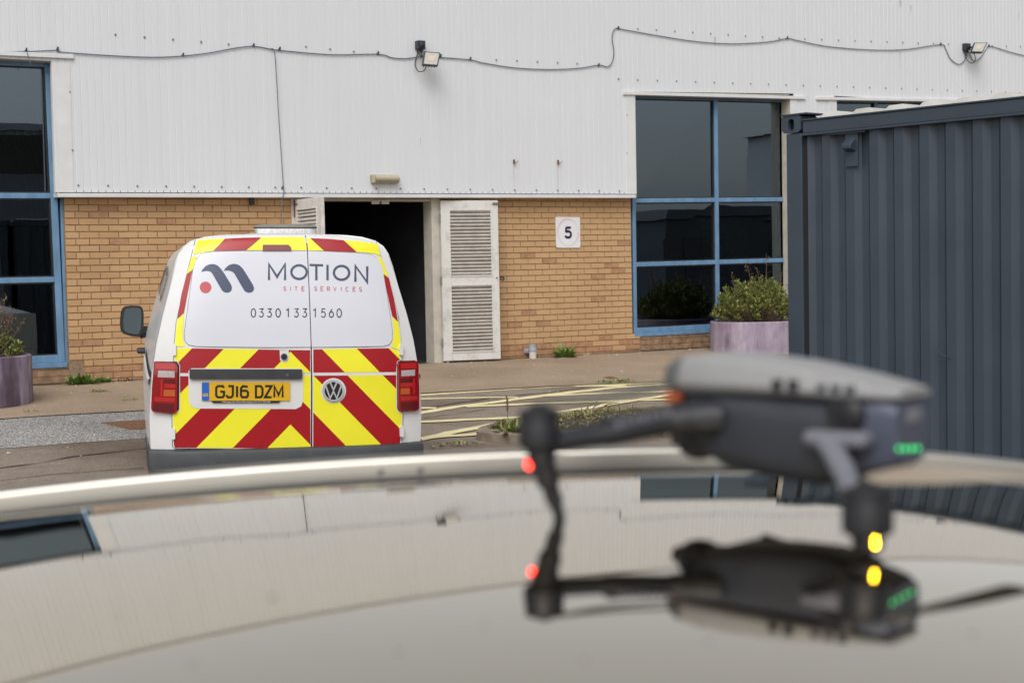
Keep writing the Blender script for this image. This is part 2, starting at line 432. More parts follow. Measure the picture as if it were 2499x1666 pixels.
# stroke letters in a unit box, y down
def arc(cx, cy, rx, ry, a0, a1, n=14):
    return [(cx + rx * math.cos(math.radians(a0 + (a1 - a0) * k / n)), cy + ry * math.sin(math.radians(a0 + (a1 - a0) * k / n))) for k in range(n + 1)]
GLY = {
    'M': [[(0, 1), (0, 0), (.5, .80), (1, 0), (1, 1)]],
    'O': [arc(.5, .5, .5, .5, 0, 360, 28)], 'T': [[(0, 0), (1, 0)], [(.5, 0), (.5, 1)]], 'I': [[(.5, 0), (.5, 1)]],
    'N': [[(0, 1), (0, 0), (1, 1), (1, 0)]],
    'S': [arc(.5, .26, .42, .26, -30, -270, 12) + arc(.5, .76, .46, .24, -90, 150, 12)],
    'E': [[(1, 0), (0, 0), (0, 1), (1, 1)], [(0, .48), (.85, .48)]],
    'R': [[(0, 1), (0, 0), (.55, 0)] + arc(.55, .28, .4, .28, -90, 90, 8) + [(0, .56)], [(.5, .56), (1, 1)]],
    'V': [[(0, 0), (.5, 1), (1, 0)]], 'C': [arc(.55, .5, .52, .5, -48, -312, 20)],
    '0': [arc(.5, .5, .5, .5, 0, 360, 24)], '1': [[(.05, .2), (.5, 0), (.5, 1)]],
    '3': [[(.08, .0), (.9, .0), (.42, .40)] + arc(.46, .69, .46, .31, -85, 155, 12)],
    '5': [[(.9, 0), (.2, 0), (.12, .43)] + arc(.45, .67, .48, .33, -130, 150, 14)],
    '6': [[(.66, 0), (.12, .52)] , arc(.5, .67, .46, .33, 0, 360, 20)],
    'G': [arc(.5, .5, .5, .5, -40, -270, 16) + [(.98, 1), (.98, .54), (.55, .54)]],
    'J': [[(.9, 0), (.9, .72)] + arc(.47, .72, .43, .28, 0, 150, 8)],
    'D': [[(0, 0), (.5, 0)] + arc(.5, .5, .5, .5, -90, 90, 12) + [(0, 1), (0, 0)]],
    'Z': [[(0, 0), (1, 0), (0, 1), (1, 1)]],
    'B': [[(0, 0), (.6, 0)] + arc(.6, .24, .34, .24, -90, 90, 6) + [(0, .48), (.6, .48)] + arc(.6, .74, .4, .26, -90, 90, 6) + [(0, 1), (0, 0)]],
    'b6': [[(.95, 0.06), (.3, 0), (.02, .2), (.02, .85), (.2, 1), (.8, 1), (.98, .85), (.98, .55), (.8, .42), (.02, .42)]],
    'bG': [[(.98, .15), (.8, 0), (.2, 0), (0, .15), (0, .85), (.2, 1), (.8, 1), (.98, .85), (.98, .5), (.5, .5)]],
    'bJ': [[(.3, 0), (.95, 0), (.95, .82), (.75, 1), (.2, 1), (0, .8)]],
    'bD': [[(.12, 0), (.12, 1)], [(0, 0), (.75, 0), (.98, .2), (.98, .8), (.75, 1), (0, 1)]],
}
def stroke_quads(line, w):       # polyline -> quads with mitred joints (2D)
    P = [Vector((p[0], p[1])) for p in line]; closed = (P[0] - P[-1]).length < 1e-6
    n = len(P); L = []; R_ = []
    for i in range(n):
        if closed: a = P[(i - 1) % (n - 1)]; b = P[i]; c = P[(i + 1) % (n - 1)] if i < n - 1 else P[1]
        else: a = P[max(i - 1, 0)]; b = P[i]; c = P[min(i + 1, n - 1)]
        d1 = (b - a).normalized() if (b - a).length > 1e-9 else (c - b).normalized()
        d2 = (c - b).normalized() if (c - b).length > 1e-9 else d1
        n1 = Vector((-d1.y, d1.x)); n2 = Vector((-d2.y, d2.x)); mm = (n1 + n2)
        if mm.length < .35: mm = n1
        mm.normalize(); k = min(1 / max(mm.dot(n1), .3), 2.2)
        L.append(b + mm * (w / 2 * k)); R_.append(b - mm * (w / 2 * k))
    return [[tuple(L[i]), tuple(L[i + 1]), tuple(R_[i + 1]), tuple(R_[i])] for i in range(n - 1)]
def glyph(ch, x0, y0, x1, y1, w, sk=0.0):   # returns list of strokes, each a list of quads
    out = []
    for ln in GLY[ch]:
        pts = [(x0 + p[0] * (x1 - x0), y0 + p[1] * (y1 - y0) + sk * p[0]) for p in ln]
        out.append(stroke_quads(pts, w))
    return out
# ================================================================== GROUND
ys = [60, 12, 0] + [-.5 * k for k in range(1, 29)] + [-20, -30, -60, -150]
xs = [-150, -60, -30] + [-16 + 2 * k for k in range(24)] + [45, 80, 150]
gm = MB(); gm.grid([[(x, y, gz(y)) for x in xs] for y in ys]); ground = struct(gm.build('ground', 'tarmac'))
def sheet(name, poly, off, mat, parent=ground, step=.5):
    x0 = min(p[0] for p in poly); x1 = max(p[0] for p in poly); y0 = min(p[1] for p in poly); y1 = max(p[1] for p in poly)
    vs, fs, bd = poly_cut(poly, [], [-.5 * k for k in range(0, 40) if y0 < -.5 * k < y1])
    mb = MB(); mb.add([(x, y, gz(y) + off) for x, y in vs], fs)
    o = mb.build(name, mat, parent); fix_up(o); return o
def fix_up(o):
    me = o.data
    if sum(p.normal.z for p in me.polygons) < 0: me.flip_normals()
def gxy(u, v):
    p = G(u, v); return (p.x, p.y)
rnd = random.Random(3)
edge = [(-14, -2.45), (-4, -2.5), gxy(0, 964), gxy(115, 956), gxy(300, 946), (1.0, -2.66), gxy(965, 905), gxy(1250, 889), gxy(1535, 878), (9, -3.5), (22, -4.2)]
pave = struct(sheet('pavement', [(-14, -.002)] + edge + [(22, -.002)], .012, 'concrete', None))
edge2 = [(p[0], p[1] - .003) for p in edge if p[0] < .8]
strip = sheet('tarmac_strip', edge2 + [(.6, -2.66), (.7, -4.40), gxy(320, 1008), gxy(180, 1017), gxy(90, 1024), gxy(0, 1031), (-5, -4.35), (-14, -4.3)], .004, 'grey_chip')
def ribbon(name, pts, w, off, mat, parent=ground, jit=0.0):
    P = [Vector((p[0], p[1])) for p in pts]
    Q = []
    for i in range(len(P) - 1):
        n = max(1, int((P[i + 1] - P[i]).length / .12))
        Q += [P[i].lerp(P[i + 1], k / n) for k in range(n)]
    Q.append(P[-1]); rows = []
    for i, p in enumerate(Q):
        d = (Q[min(i + 1, len(Q) - 1)] - Q[max(i - 1, 0)]).normalized(); n = Vector((-d.y, d.x))
        ww = w / 2 * (1 + rnd.uniform(-jit, jit)); w2 = w / 2 * (1 + rnd.uniform(-jit, jit)); j = n * rnd.uniform(-jit, jit) * w * .4
        a, b = p + n * ww + j, p - n * w2 + j
        rows.append([(a.x, a.y, gz(a.y) + off), (b.x, b.y, gz(b.y) + off)])
    mb = MB(); mb.grid(rows); o = mb.build(name, mat, parent); fix_up(o); return o
def z2(x, y): return gxy((1000 + x / 2.94) / 1.0625, (880 + y / 2.94) / 1.0625)
for i, ln in enumerate([
    [(30, 248), (460, 222), (820, 198), (1180, 180), (1440, 183), (1560, 181)],
    [(1180, 184), (1500, 172), (1900, 152), (2400, 128)],
    [(30, 277), (600, 264), (775, 266)],
    [(20, 386), (330, 333), (600, 301), (1000, 247), (1450, 197), (1900, 168), (2500, 130)],
    [(930, 256), (1300, 240), (1700, 227), (1990, 216), (2600, 195)],
    [(400, 333), (900, 311), (1500, 291), (2080, 275), (2600, 262)],
    [(20, 343), (190, 343)],
    [(20, 445), (480, 425), (880, 408), (1400, 385), (1820, 368), (2300, 350)],
    [(20, 580), (300, 520), (640, 455), (880, 410), (1060, 382), (1500, 305), (1950, 238)],
    [(20, 568), (250, 548), (470, 535), (640, 503)]]):
    ribbon('yellow_line', [z2(*p) for p in ln], .125 if i != 2 else .095, .0030 + .0008 * i, 'yellow_paint', jit=.16)
for ln, w in (([(0, 1075), (90, 1064), (160, 1050), (330, 1031), (420, 1020)], .022),
              ([(0, 1104), (60, 1097), (120, 1090), (250, 1080), (330, 1076)], .012)):
    ribbon('crack', [gxy(*p) for p in ln], w, .006, 'crack', jit=.6)
for ln, w in (([(105, 412), (300, 385), (420, 368), (540, 350)], .012), ([(150, 335), (300, 310), (480, 285), (560, 272)], .03), ([(760, 250), (980, 232), (1130, 212), (1290, 190)], .03)):
    ribbon('crack', [z2(*p) for p in ln], w, .0035, 'crack', jit=.7)
ribbon('crack', [(p[0], p[1] - .012) for p in edge[2:9]], .018, .0032, 'crack', jit=.7)
ribbon('crack', [(-6, -.02), (-.1, -.03), (1.5, -.02), (2.4, -.03)], .05, .0165, 'crack', jit=.6)
ribbon('crack', [(4.5, -.02), (5.5, -.03), (7.6, -.02), (9, -.03)], .05, .0165, 'crack', jit=.6)
# rusty covers let into the ground
def cover(poly, label, nm='manhole_cover'):
    n = len(poly); mb = MB()
    a = [(p[0], p[1], gz(p[1]) + .010) for p in poly]; b = [(p[0], p[1], gz(p[1]) - .05) for p in poly]
    mb.add(a + b, [tuple(range(n))] + [(i, (i + 1) % n, n + (i + 1) % n, n + i) for i in range(n)])
    return tag(fix_normals(mb.build(nm, 'rust')), label, 'manhole cover')
q = gxy(233, 972); q2 = gxy(300, 988)
dx = Vector((.70, -.03)); dy = Vector((q2[0] - q[0], q2[1] - q[1]))
cover([q, (q[0] + dy.x, q[1] + dy.y), (q[0] + dy.x + dx.x, q[1] + dy.y + dx.y), (q[0] + dx.x, q[1] + dx.y)], 'rusty manhole cover in the grey tarmac strip beside the van')
q = z2(1380, 128); q2 = z2(1500, 132); q3 = z2(1440, 138); q4 = z2(1440, 119)
o = cover([q, q3, q2, q4], 'small rusty drain cover in the concrete pavement'); o.location.z += .004

# kerbed island with weeds, soil and grass
def kz(x, y): return gz(y)
kin = [z2(1950, 372), z2(1450, 400), z2(1150, 428), z2(870, 462), z2(700, 492), z2(560, 530), z2(480, 560)]
kout = kin
tip = Vector(kin[-1])
K1 = [Vector(p) for p in kin]
K1 = [K1[0] + (K1[0] - K1[1]) * 1.5] + K1
# nose of the island turning back toward the car
d = Vector((EY.x, EY.y)); K1 += [tip + Vector((-.03, -.16)), tip + Vector((.10, -.42)), tip + Vector((.45, -.62)), tip + Vector((1.2, -.72)), tip + Vector((3.0, -.85)), tip + Vector((5.0, -.9))]
kc = [Vector((p.x, p.y)) for p in crv([(p.x, p.y, 0) for p in K1], 6)]
isl = thing('kerbed_island', 'low kerbed planting island with soil and grass behind the yellow hatching', 'traffic island', (tip.x + .8, tip.y - .1, gz(tip.y)))
acc = 0; seg = [kc[0]]; H = .095
def kerbstone(seg):
    mb = MB(); L = []; Rr = []
    for i, p in enumerate(seg):
        dd = (seg[min(i + 1, len(seg) - 1)] - seg[max(i - 1, 0)]).normalized(); nn = Vector((-dd.y, dd.x))
        L.append(p); Rr.append(p + nn * .125)
    prof = lambda a, b: [(a.x, a.y, gz(a.y) - .05), (a.x, a.y, gz(a.y) + H * .8), (a.lerp(b, .15).x, a.lerp(b, .15).y, gz(a.y) + H), (b.x, b.y, gz(b.y) + H), (b.x, b.y, gz(b.y) - .05)]
    rows = [prof(a, b) for a, b in zip(L, Rr)]; mb.grid(rows)
    n = len(rows); mb.f += [(0, 1, 2, 3, 4), tuple((n - 1) * 5 + k for k in (4, 3, 2, 1, 0))]; mb.mi += [0, 0]
    fix_normals(mb.build('kerb_stone', 'kerb', isl, smooth=30))
for a, b in zip(kc, kc[1:]):
    seg.append(b); acc += (b - a).length
    if acc > .88:
        kerbstone([seg[0].lerp(seg[1], .04)] + seg[1:-1] + [seg[-1].lerp(seg[-2], .04)]); seg = [b]; acc = 0
if len(seg) > 1: kerbstone(seg)
inn = []
for i, p in enumerate(kc):
    dd = (kc[min(i + 1, len(kc) - 1)] - kc[max(i - 1, 0)]).normalized(); nn = Vector((-dd.y, dd.x)); inn.append(p + nn * .123)
mb = MB(); nr = 5; half = len(inn) // 2
A_ = inn[:half]; B_ = inn[half:][::-1]; rows = []
for k in range(24):
    pa = A_[min(int(k / 23 * (len(A_) - 1)), len(A_) - 1)]; pb = B_[min(int(k / 23 * (len(B_) - 1)), len(B_) - 1)]
    rows.append([(lerp(pa.x, pb.x, j / 6), lerp(pa.y, pb.y, j / 6), gz(lerp(pa.y, pb.y, j / 6)) + H - .02 + (rnd.uniform(0, .035) if 0 < j < 6 else 0)) for j in range(7)])
mb.grid(rows); mb.build('soil', 'soil', isl, smooth=60); soil_rows = rows
def blade(mb, p, h, w, lean, az):
    p = Vector(p); d = Vector((math.cos(az), math.sin(az), 0)); sd = Vector((-d.y, d.x, 0)) * w
    m_ = p + d * lean * .35 + Vector((0, 0, h * .6)); t_ = p + d * lean + Vector((0, 0, h))
    mb.add([p - sd, p + sd, m_ + sd * .8, m_ - sd * .8, t_], [(0, 1, 2, 3), (3, 2, 4)])
mb = MB()
for _ in range(6500):
    k = rnd.random() ** .8 * 22; i = int(k); j = rnd.random() * 6; jj = int(min(j, 5))
    fk = k - i; fj = j - jj
    P = Vector(rows[i][jj]).lerp(Vector(rows[i + 1][jj]), fk).lerp(Vector(rows[i][jj + 1]).lerp(Vector(rows[i + 1][jj + 1]), fk), fj)
    dens = .5 + .5 * math.sin(P.x * 5.1 + 1) * math.sin(P.y * 7.3 + P.x * 2)
    if rnd.random() > max(.04, dens * 1.5 - .45): continue
    blade(mb, P, rnd.uniform(.010, .034) + (.04 if rnd.random() < .06 else 0), rnd.uniform(.003, .007), rnd.uniform(.01, .06), rnd.uniform(0, 2 * PI))
gr = mb.build('grass', 'grass_leaf'); struct(gr, 'stuff'); gr['label'] = 'short rough grass growing inside the kerbed island'; gr['category'] = 'grass'
mb = MB()
for _ in range(1500):
    k = rnd.random() * 22; i = int(k); jj = rnd.randrange(6)
    P = Vector(rows[i][jj]).lerp(Vector(rows[i + 1][jj + 1]), rnd.random()) + Vector((rnd.uniform(-.05, .05), rnd.uniform(-.05, .05), rnd.uniform(.0, .025)))
    d = Vector((rnd.uniform(-1, 1), rnd.uniform(-1, 1), rnd.uniform(-.2, .5))).normalized() * rnd.uniform(.012, .035); s_ = d.cross(Vector((rnd.uniform(-.4, .4), .2, 1))).normalized() * rnd.uniform(.004, .010)
    mb.add([P - d, P + s_, P + d, P - s_], [(0, 1, 2, 3)])
lt = mb.build('leaf_litter', 'litter_leaf'); struct(lt, 'stuff'); lt['label'] = 'brown dead leaf litter scattered over the island soil'; lt['category'] = 'leaf litter'
def leafy(mb, c, R, n, ll, lw, el=(.15, 1.1)):     # rosette of leaves
    c = Vector(c)
    for _ in range(n):
        az = rnd.uniform(0, 2 * PI); e = rnd.uniform(*el); L = ll * rnd.uniform(.6, 1.15); w = lw * rnd.uniform(.7, 1.2)
        d = Vector((math.cos(az) * math.cos(e), math.sin(az) * math.cos(e), math.sin(e))); sd = Vector((-math.sin(az), math.cos(az), 0)) * w
        b0 = c + Vector((rnd.uniform(-R, R), rnd.uniform(-R, R) * .4, 0)); m1 = b0 + d * L * .5; t_ = b0 + d * L * .92 + Vector((0, 0, -L * .18 * rnd.random()))
        mb.add([b0, m1 + sd, t_, m1 - sd], [(0, 1, 2), (0, 2, 3)])
WEEDS = [(186, 884, .13, 110, .18, .020, 'weed_leaf', 'broad clump of green weeds at the wall foot under the left window corner'),
         (237, 880, .06, 50, .12, .016, 'weed_leaf', 'small green weed at the wall foot beside the larger clump'),
         (290, 876, .09, 40, .07, .010, 'dry_leaf', 'low brown withered weed at the wall foot beside the van mirror'),
         (228, 902, .10, 45, .07, .006, 'grass_leaf', 'thin straggling grass tuft in a pavement crack near the van'),
         (296, 921, .09, 40, .05, .006, 'grass_leaf', 'flat brownish tuft on the pavement close to the van side'),
         (70, 948, .07, 30, .05, .004, 'grass_leaf', 'sparse grass tuft on the pavement edge by the grey tarmac strip'),
         (1298, 822, .06, 60, .25, .022, 'weed_leaf', 'single bushy green weed at the wall foot below the number sign')]
for (u, v, R, n, ll, lw, mt, lab) in WEEDS:
    p = G(u, v)
    if p.y > -.06: p.y = -.06
    mb = MB(); leafy(mb, (p.x, p.y, gz(p.y) + .008), R, n, ll, lw)
    tag(mb.build('weed', mt), lab, 'weed', 'weeds growing along the wall and pavement')
for (x, y, R, n, ll, lab) in ((705, 590, .16, 160, .17, 'bright green weed clump just inside the rounded kerb nose'), (1480, 160, .22, 90, .06, 'low green weeds along the pavement edge behind the hatching'), (330, 610, .25, 60, .05, 'flat weed litter on the tarmac beside the kerb nose')):
    q = z2(x, y); mb = MB(); leafy(mb, (q[0] + (.12 if x == 705 else 0), q[1], gz(q[1]) + (.08 if x == 705 else .01)), R, n, ll, .012)
    tag(mb.build('weed', 'grass_leaf' if x != 1480 else 'weed_leaf'), lab, 'weed', 'weeds growing along the wall and pavement')
q = z2(700, 500); mb = MB(); base = Vector((q[0], q[1], gz(q[1]) + .08)); mb.tube([base, base + Vector((.01, 0, .12)), base + Vector((.0, .01, .24))], .004, 5)
for k in range(14): mb.ball(base + Vector((rnd.uniform(-.012, .012), rnd.uniform(-.012, .012), .10 + .01 * k)), .009, 5)
tag(mb.build('seed_head', 'twig'), 'dry brown seed stalk standing on the kerb nose', 'weed stalk')
for k, (x0, y0, x1, y1) in enumerate(((1180, 440, 1250, 490), (1240, 460, 1350, 395), (1300, 445, 1370, 415), (1260, 480, 1420, 488), (1350, 430, 1500, 405))):
    a, b_ = z2(x0, y0), z2(x1, y1); mb = MB(); A3 = Vector((*a, gz(a[1]) + .10)); B3 = Vector((*b_, gz(b_[1]) + .14))
    mb.tube([A3, A3.lerp(B3, .5) + Vector((0, .01, .02)), B3], [.007, .006, .003], 5)
    tag(mb.build('twig', 'twig'), ['short grey twig lying across the island soil', 'long bare twig leaning up from the island soil', 'thin second twig beside the long leaning one', 'twig lying flat in the island grass', 'curved twig at the back of the island'][k], 'twig', 'twigs in the island')

mb = MB()
for _ in range(420):
    x = rnd.uniform(-3.5, 9); y = rnd.uniform(-6.5, -.1) if rnd.random() < .6 else -abs(rnd.gauss(0, .25)) - .03; off = .012 if y > -2.5 else .003; r = rnd.uniform(.004, .013) * (1.6 if rnd.random() < .05 else 1); n = 5; a0 = rnd.uniform(0, 6)
    base = [Vector((x + r * rnd.uniform(.7, 1.4) * math.cos(a0 + 2 * PI * k / n), y + r * rnd.uniform(.7, 1.3) * math.sin(a0 + 2 * PI * k / n), gz(y) + off)) for k in range(n)]
    top = [p.lerp(Vector((x, y, p.z)), .35) + Vector((0, 0, r * .7)) for p in base]
    mb.grid([base, top], close=True); mb.add(top, [tuple(range(n))])
db = struct(mb.build('debris', 'debris'), 'stuff'); db['label'] = 'small pale stones and grit scattered over the yard and pavement'; db['category'] = 'grit'
# ================================================================== BUILDING
bld = thing('warehouse', 'long industrial unit clad in white ribbed sheeting above a yellow brick base', 'building', (4, 0, 0))
ZL = lambda x: 2.063 + .0058 * (x + .3)          # underside of the drip flashing
BX = .225
# --- brickwork: bond measured course by course
verts_b = []
def brick_mesh(k):
    r = random.Random(k); j = lambda a: r.uniform(-a, a); h, l = .0325, .5
    front = [(-.5 + .006 + j(.003), -.0, -h + .002 + j(.0012)), (.5 - .006 + j(.003), 0, -h + .002 + j(.0012)), (.5 - .006 + j(.003), 0, h - .002 + j(.0012)), (-.5 + .006 + j(.003), 0, h - .002 + j(.0012))]
    mid = [(-.5, .004, -h), (.5, .004, -h), (.5, .004, h), (-.5, .004, h)]; back = [(-.5, .05, -h), (.5, .05, -h), (.5, .05, h), (-.5, .05, h)]
    fs = [(0, 1, 2, 3)]
    for a, b in ((0, 4), (4, 8)):
        for i in range(4): fs.append((a + i, b + i, b + (i + 1) % 4, a + (i + 1) % 4))
    return front + mid + back, fs
BM = [mesh_from(*brick_mesh(k), 'brick', 'brick') for k in range(6)]
BMR = [mesh_from(*brick_mesh(k), 'brick', 'brick_red') for k in range(4)]
BMD = [mesh_from(*brick_mesh(k), 'brick', 'brick_dirty') for k in range(3)]
bwall = None
def wall_block(x0, x1, z0, z1, y=.009, d=.22):
    mb = MB(); mb.box(((x0 + x1) / 2, y + d / 2, (z0 + z1) / 2), (x1 - x0, d, z1 - z0)); return mb
def cut_bricks(x0, x1, bounds):      # bounds: sorted joint positions -> list of (xa, xb)
    e = [x0] + [b for b in bounds if x0 + .03 < b < x1 - .03] + [x1]
    return list(zip(e, e[1:]))
allb = []
for n in range(-1, 28):
    z = 2.0625 - .075 * (n + .5)
    if z < .0: z_ = z
    even = n % 2 == 0
    # left panel
    ej = [-.155] + [BX * i for i in range(0, 13)] if even else [-.1125 + BX * i for i in range(0, 13)]
    xl = -.272 if n < 24 else -.105
    for a, b_ in cut_bricks(xl, 2.475, ej): allb.append((a, b_, z, n, 0))
    # right panel
    ej = [5.609 + BX * i for i in range(-5, 10)] if even else [5.609 + .1125 + BX * i for i in range(-6, 10)]
    xr = 7.528 if n < 24 else 7.66
    for a, b_ in cut_bricks(4.52, xr, ej): allb.append((a, b_, z, n, 1))
under = []
for n in range(24, 28):
    z = 2.0625 - .075 * (n + .5)
    for a, b_ in cut_bricks(-3.0, -.108, [-.108 - BX * i - (.07 if n % 2 else 0) for i in range(13, 0, -1)]): under.append((a, b_, z - .02, n, 2))
    for a, b_ in cut_bricks(7.665, 10.7, [7.665 + BX * i + (.1 if n % 2 else 0) for i in range(1, 14)]): under.append((a, b_, z - .02, n, 3))
wl = wall_block(-.272, 2.475, -.12, 2.16).build('brick_wall', 'mortar', bld)
wr = wall_block(4.52, 7.53, -.12, 2.16).build('brick_wall', 'mortar', bld)
wu1 = wall_block(-3.0, -.275, -.12, .19, .02, .2).build('plinth_wall', 'mortar', bld)
wu2 = wall_block(7.533, 10.7, -.12, .215, .02, .2).build('plinth_wall', 'mortar', bld)
PAR = [wl, wr, wu1, wu2]
def vis_rank(bk):
    a, b_, z, n, side = bk
    if side == 0:
        if z < 1.45 and (a + b_) / 2 > .95: return 50          # behind the van
        return 0
    if side == 1:
        if b_ < 5.3: return 40                                 # behind the open leaf
        return 2 + (a - 5.2)
    if side == 2: return 1 if a > -.9 else 20
    return 1.5 if b_ < 9.0 else 30
cand = sorted(allb + under, key=vis_rank)
jn = {}
for i, bk in enumerate(cand):
    a, b_, z, n, side = bk; yy = rnd.uniform(-.003, .003) + (.012 if side > 1 else 0)
    w_ = b_ - a - .010; M = Matrix.Translation((( a + b_) / 2, yy, z)) @ Matrix.Rotation(rnd.uniform(-.006, .006), 4, 'Y') @ Matrix.Diagonal((w_, 1, 1, 1))
    dirty = 2 if side > 1 else (1 if (n >= 25 and rnd.random() < .75) or rnd.random() < .04 else 0)
    me = (BM, BMR, BMD)[dirty][rnd.randrange(3)]
    if i < 296:
        o = bpy.data.objects.new('brick', me); COL.objects.link(o); o.parent = PAR[side]
        WM[o.name] = WM[bld.name]; o.matrix_local = WM[bld.name].inverted() @ M
    else:
        jn.setdefault((side, dirty), MB()).add([M @ Vector(v.co) for v in me.vertices], [tuple(p.vertices) for p in me.polygons])
for (side, dirty), mb in jn.items():
    o = mb.build('bricks', ('brick', 'brick_red', 'brick_dirty')[dirty], PAR[side]); o['kind'] = 'stuff'
# --- cladding: ribbed sheets, one metre cover
def clad(name, x0, x1, z0, z1, y=-.12):
    pit = .0833; mb = MB(); xs_ = [(x0, 0)]
    k = math.ceil((x0 + .012) / pit)
    while k * pit < x1 - .012:
        xc = k * pit; dd = .0034 + .0018 * ((k * 37) % 11) / 11; xs_ += [(xc - .005, 0), (xc - .002, dd), (xc + .002, dd), (xc + .005, 0)]; k += 1
    xs_.append((x1, 0))
    rows = [[(x, y + d, z0 if not callable(z0) else z0(x)) for x, d in xs_], [(x, y + d, z1) for x, d in xs_]]
    mb.grid(rows)
    mb.add([(x0, y, rows[0][0][2]), (x0, y + .05, rows[0][0][2]), (x0, y + .05, z1), (x0, y, z1)], [(0, 1, 2, 3)])
    return mb.build(name, 'cladding', bld)
TOP = 6.35
ZB = lambda x: ZL(x) + .055
wtop = lambda x: W(60, 140, -.12).z + .03 if x < 0 else 3.545 + .030 * (x - 7.5)
cuts = [-9, -8, -7, -6, -5, -4, -3, -2, -1, -.40, .6, 1.6, 2.6, 3.6, 4.6, 5.6, 6.6, 7.53, 8.53, 9.53, 10.42, 11.22, 12.2, 13.2, 14.2, 15.2, 16.2, 17.2, 18.2, 19.2, 20.2]
for i, (a, b_) in enumerate(zip(cuts, cuts[1:])):
    if b_ <= -.39: z0 = 3.54
    elif a < 7.5: z0 = ZB
    elif b_ <= 10.43: z0 = lambda x: 3.545 + .032 * (x - 7.5)
    elif a < 11.2: z0 = .25
    else: z0 = 3.64
    clad('cladding_sheet', a + (.0004 if i else 0), b_ - .0004, z0, TOP, -.12 - (.0005 if i % 2 else 0))
def bar(name, x0, x1, y0, y1, z0, z1, mat='white_trim', par=bld, dz=0.0, bevel=.004, dzb=None):
    dzb = dz if dzb is None else dzb
    mb = MB(); mb.hexa([(x0, y0, z0), (x1, y0, z0 + dzb), (x1, y0, z1 + dz), (x0, y0, z1)], [(x0, y1, z0), (x1, y1, z0 + dzb), (x1, y1, z1 + dz), (x0, y1, z1)])
    return mb.build(name, mat, par, bevel=bevel)
# drip flashing above the brick, its shadow line, lintel flashings and corner trims
for a, b_ in ((-.385, 1.9), (1.903, 4.6), (4.603, 7.50)):
    bar('flashing', a, b_, -.150, .008, ZL(a), ZL(a) + .044, dz=ZL(b_) - ZL(a), bevel=.003)
bar('flashing_shadow_line', -.37, 7.49, -.118, .0, ZL(-.37) + .046, ZL(-.37) + .075, 'black_gap', dz=ZL(7.49) - ZL(-.37), bevel=0)  # black bar stands in for the shadow between flashing and sheeting
L1 = W(168, 143, -.12); L0 = W(0, 130, -.12)
bar('lintel_flashing', -3.2, L1.x, -.150, -.02, L0.z - .01, L0.z + .035, dz=.025, dzb=.025, bevel=.003)
a_, b2 = W(1432, 214, -.14), W(1850, 225, -.14)
bar('lintel_flashing', a_.x, b2.x, -.150, -.02, a_.z - .022, a_.z + .022, dz=b2.z - a_.z, bevel=.003)
a_, b2 = W(1875, 226, -.14), W(2200, 240, -.14)
bar('lintel_flashing', a_.x, a_.x + 4.2, -.150, -.02, a_.z - .022, a_.z + .022, dz=.12, bevel=.003)
for (x0, x1, z0, z1) in ((-.372, -.20, ZB(-.3), L1.z - .03), (7.37, 7.532, ZB(7.4), 3.515), (10.345, 10.46, .3, 3.60), (11.12, 11.262, .3, 3.60)):
    bar('corner_trim', x0, x1, -.127, -.12, z0, z1, bevel=0)
# returns of the window openings
bar('window_return', -.3725, -.366, -.1265, .06, ZL(-.3) + .0, L1.z - .03, 'cream_reveal', bevel=0)
bar('window_return', 7.527, 7.5335, -.1265, .05, ZL(7.5) + .0, 3.52, 'cream_reveal', bevel=0)
bar('window_return', 10.34, 10.3465, -.1265, .06, .3, 3.60, 'cream_reveal', bevel=0)
bar('soffit', -3.2, -.367, -.11, .10, 3.535, 3.545, 'cream_reveal', bevel=0)
bar('soffit', 7.53, 10.34, -.11, .10, 3.53, 3.54, 'cream_reveal', dz=.085, bevel=0)
# screws
def screwrow(p0, p1, x0=None, skip=()):
    a, b_ = W(*p0, -.125), W(*p1, -.125); n = max(1, round((b_.x - a.x) / .333))
    for k in range(n + 1):
        if k in skip: continue
        scr.append(a.lerp(b_, k / n))
scr = []
screwrow((180, 426), (1423, 439)); screwrow((265, 80), (525, 102)); screwrow((703, 108), (866, 124)); screwrow((1140, 138), (1326, 147)); screwrow((1465, 67), (1790, 88)); screwrow((1849, 90), (2344, 108))
screwrow((1421, 182), (1421, 182)); screwrow((1465, 184), (2342, 213)); screwrow((160, 212), (160, 212)); screwrow((166, 345), (166, 345)); screwrow((1440, 265), (1440, 265)); screwrow((1440, 352), (1440, 352))
mb = MB(); mb.lathe((0, 0, 0), [(.0135, 0), (.0135, .004), (.008, .005), (.008, .010)], 8, Matrix.Rotation(PI / 2, 4, 'X')); sm = mesh_from(mb.v, mb.f, 'screw', 'screw')
for p in scr: inst('screw', sm, bld, WM[bld.name].inverted() @ Matrix.Translation((p.x, -.122, p.z)))
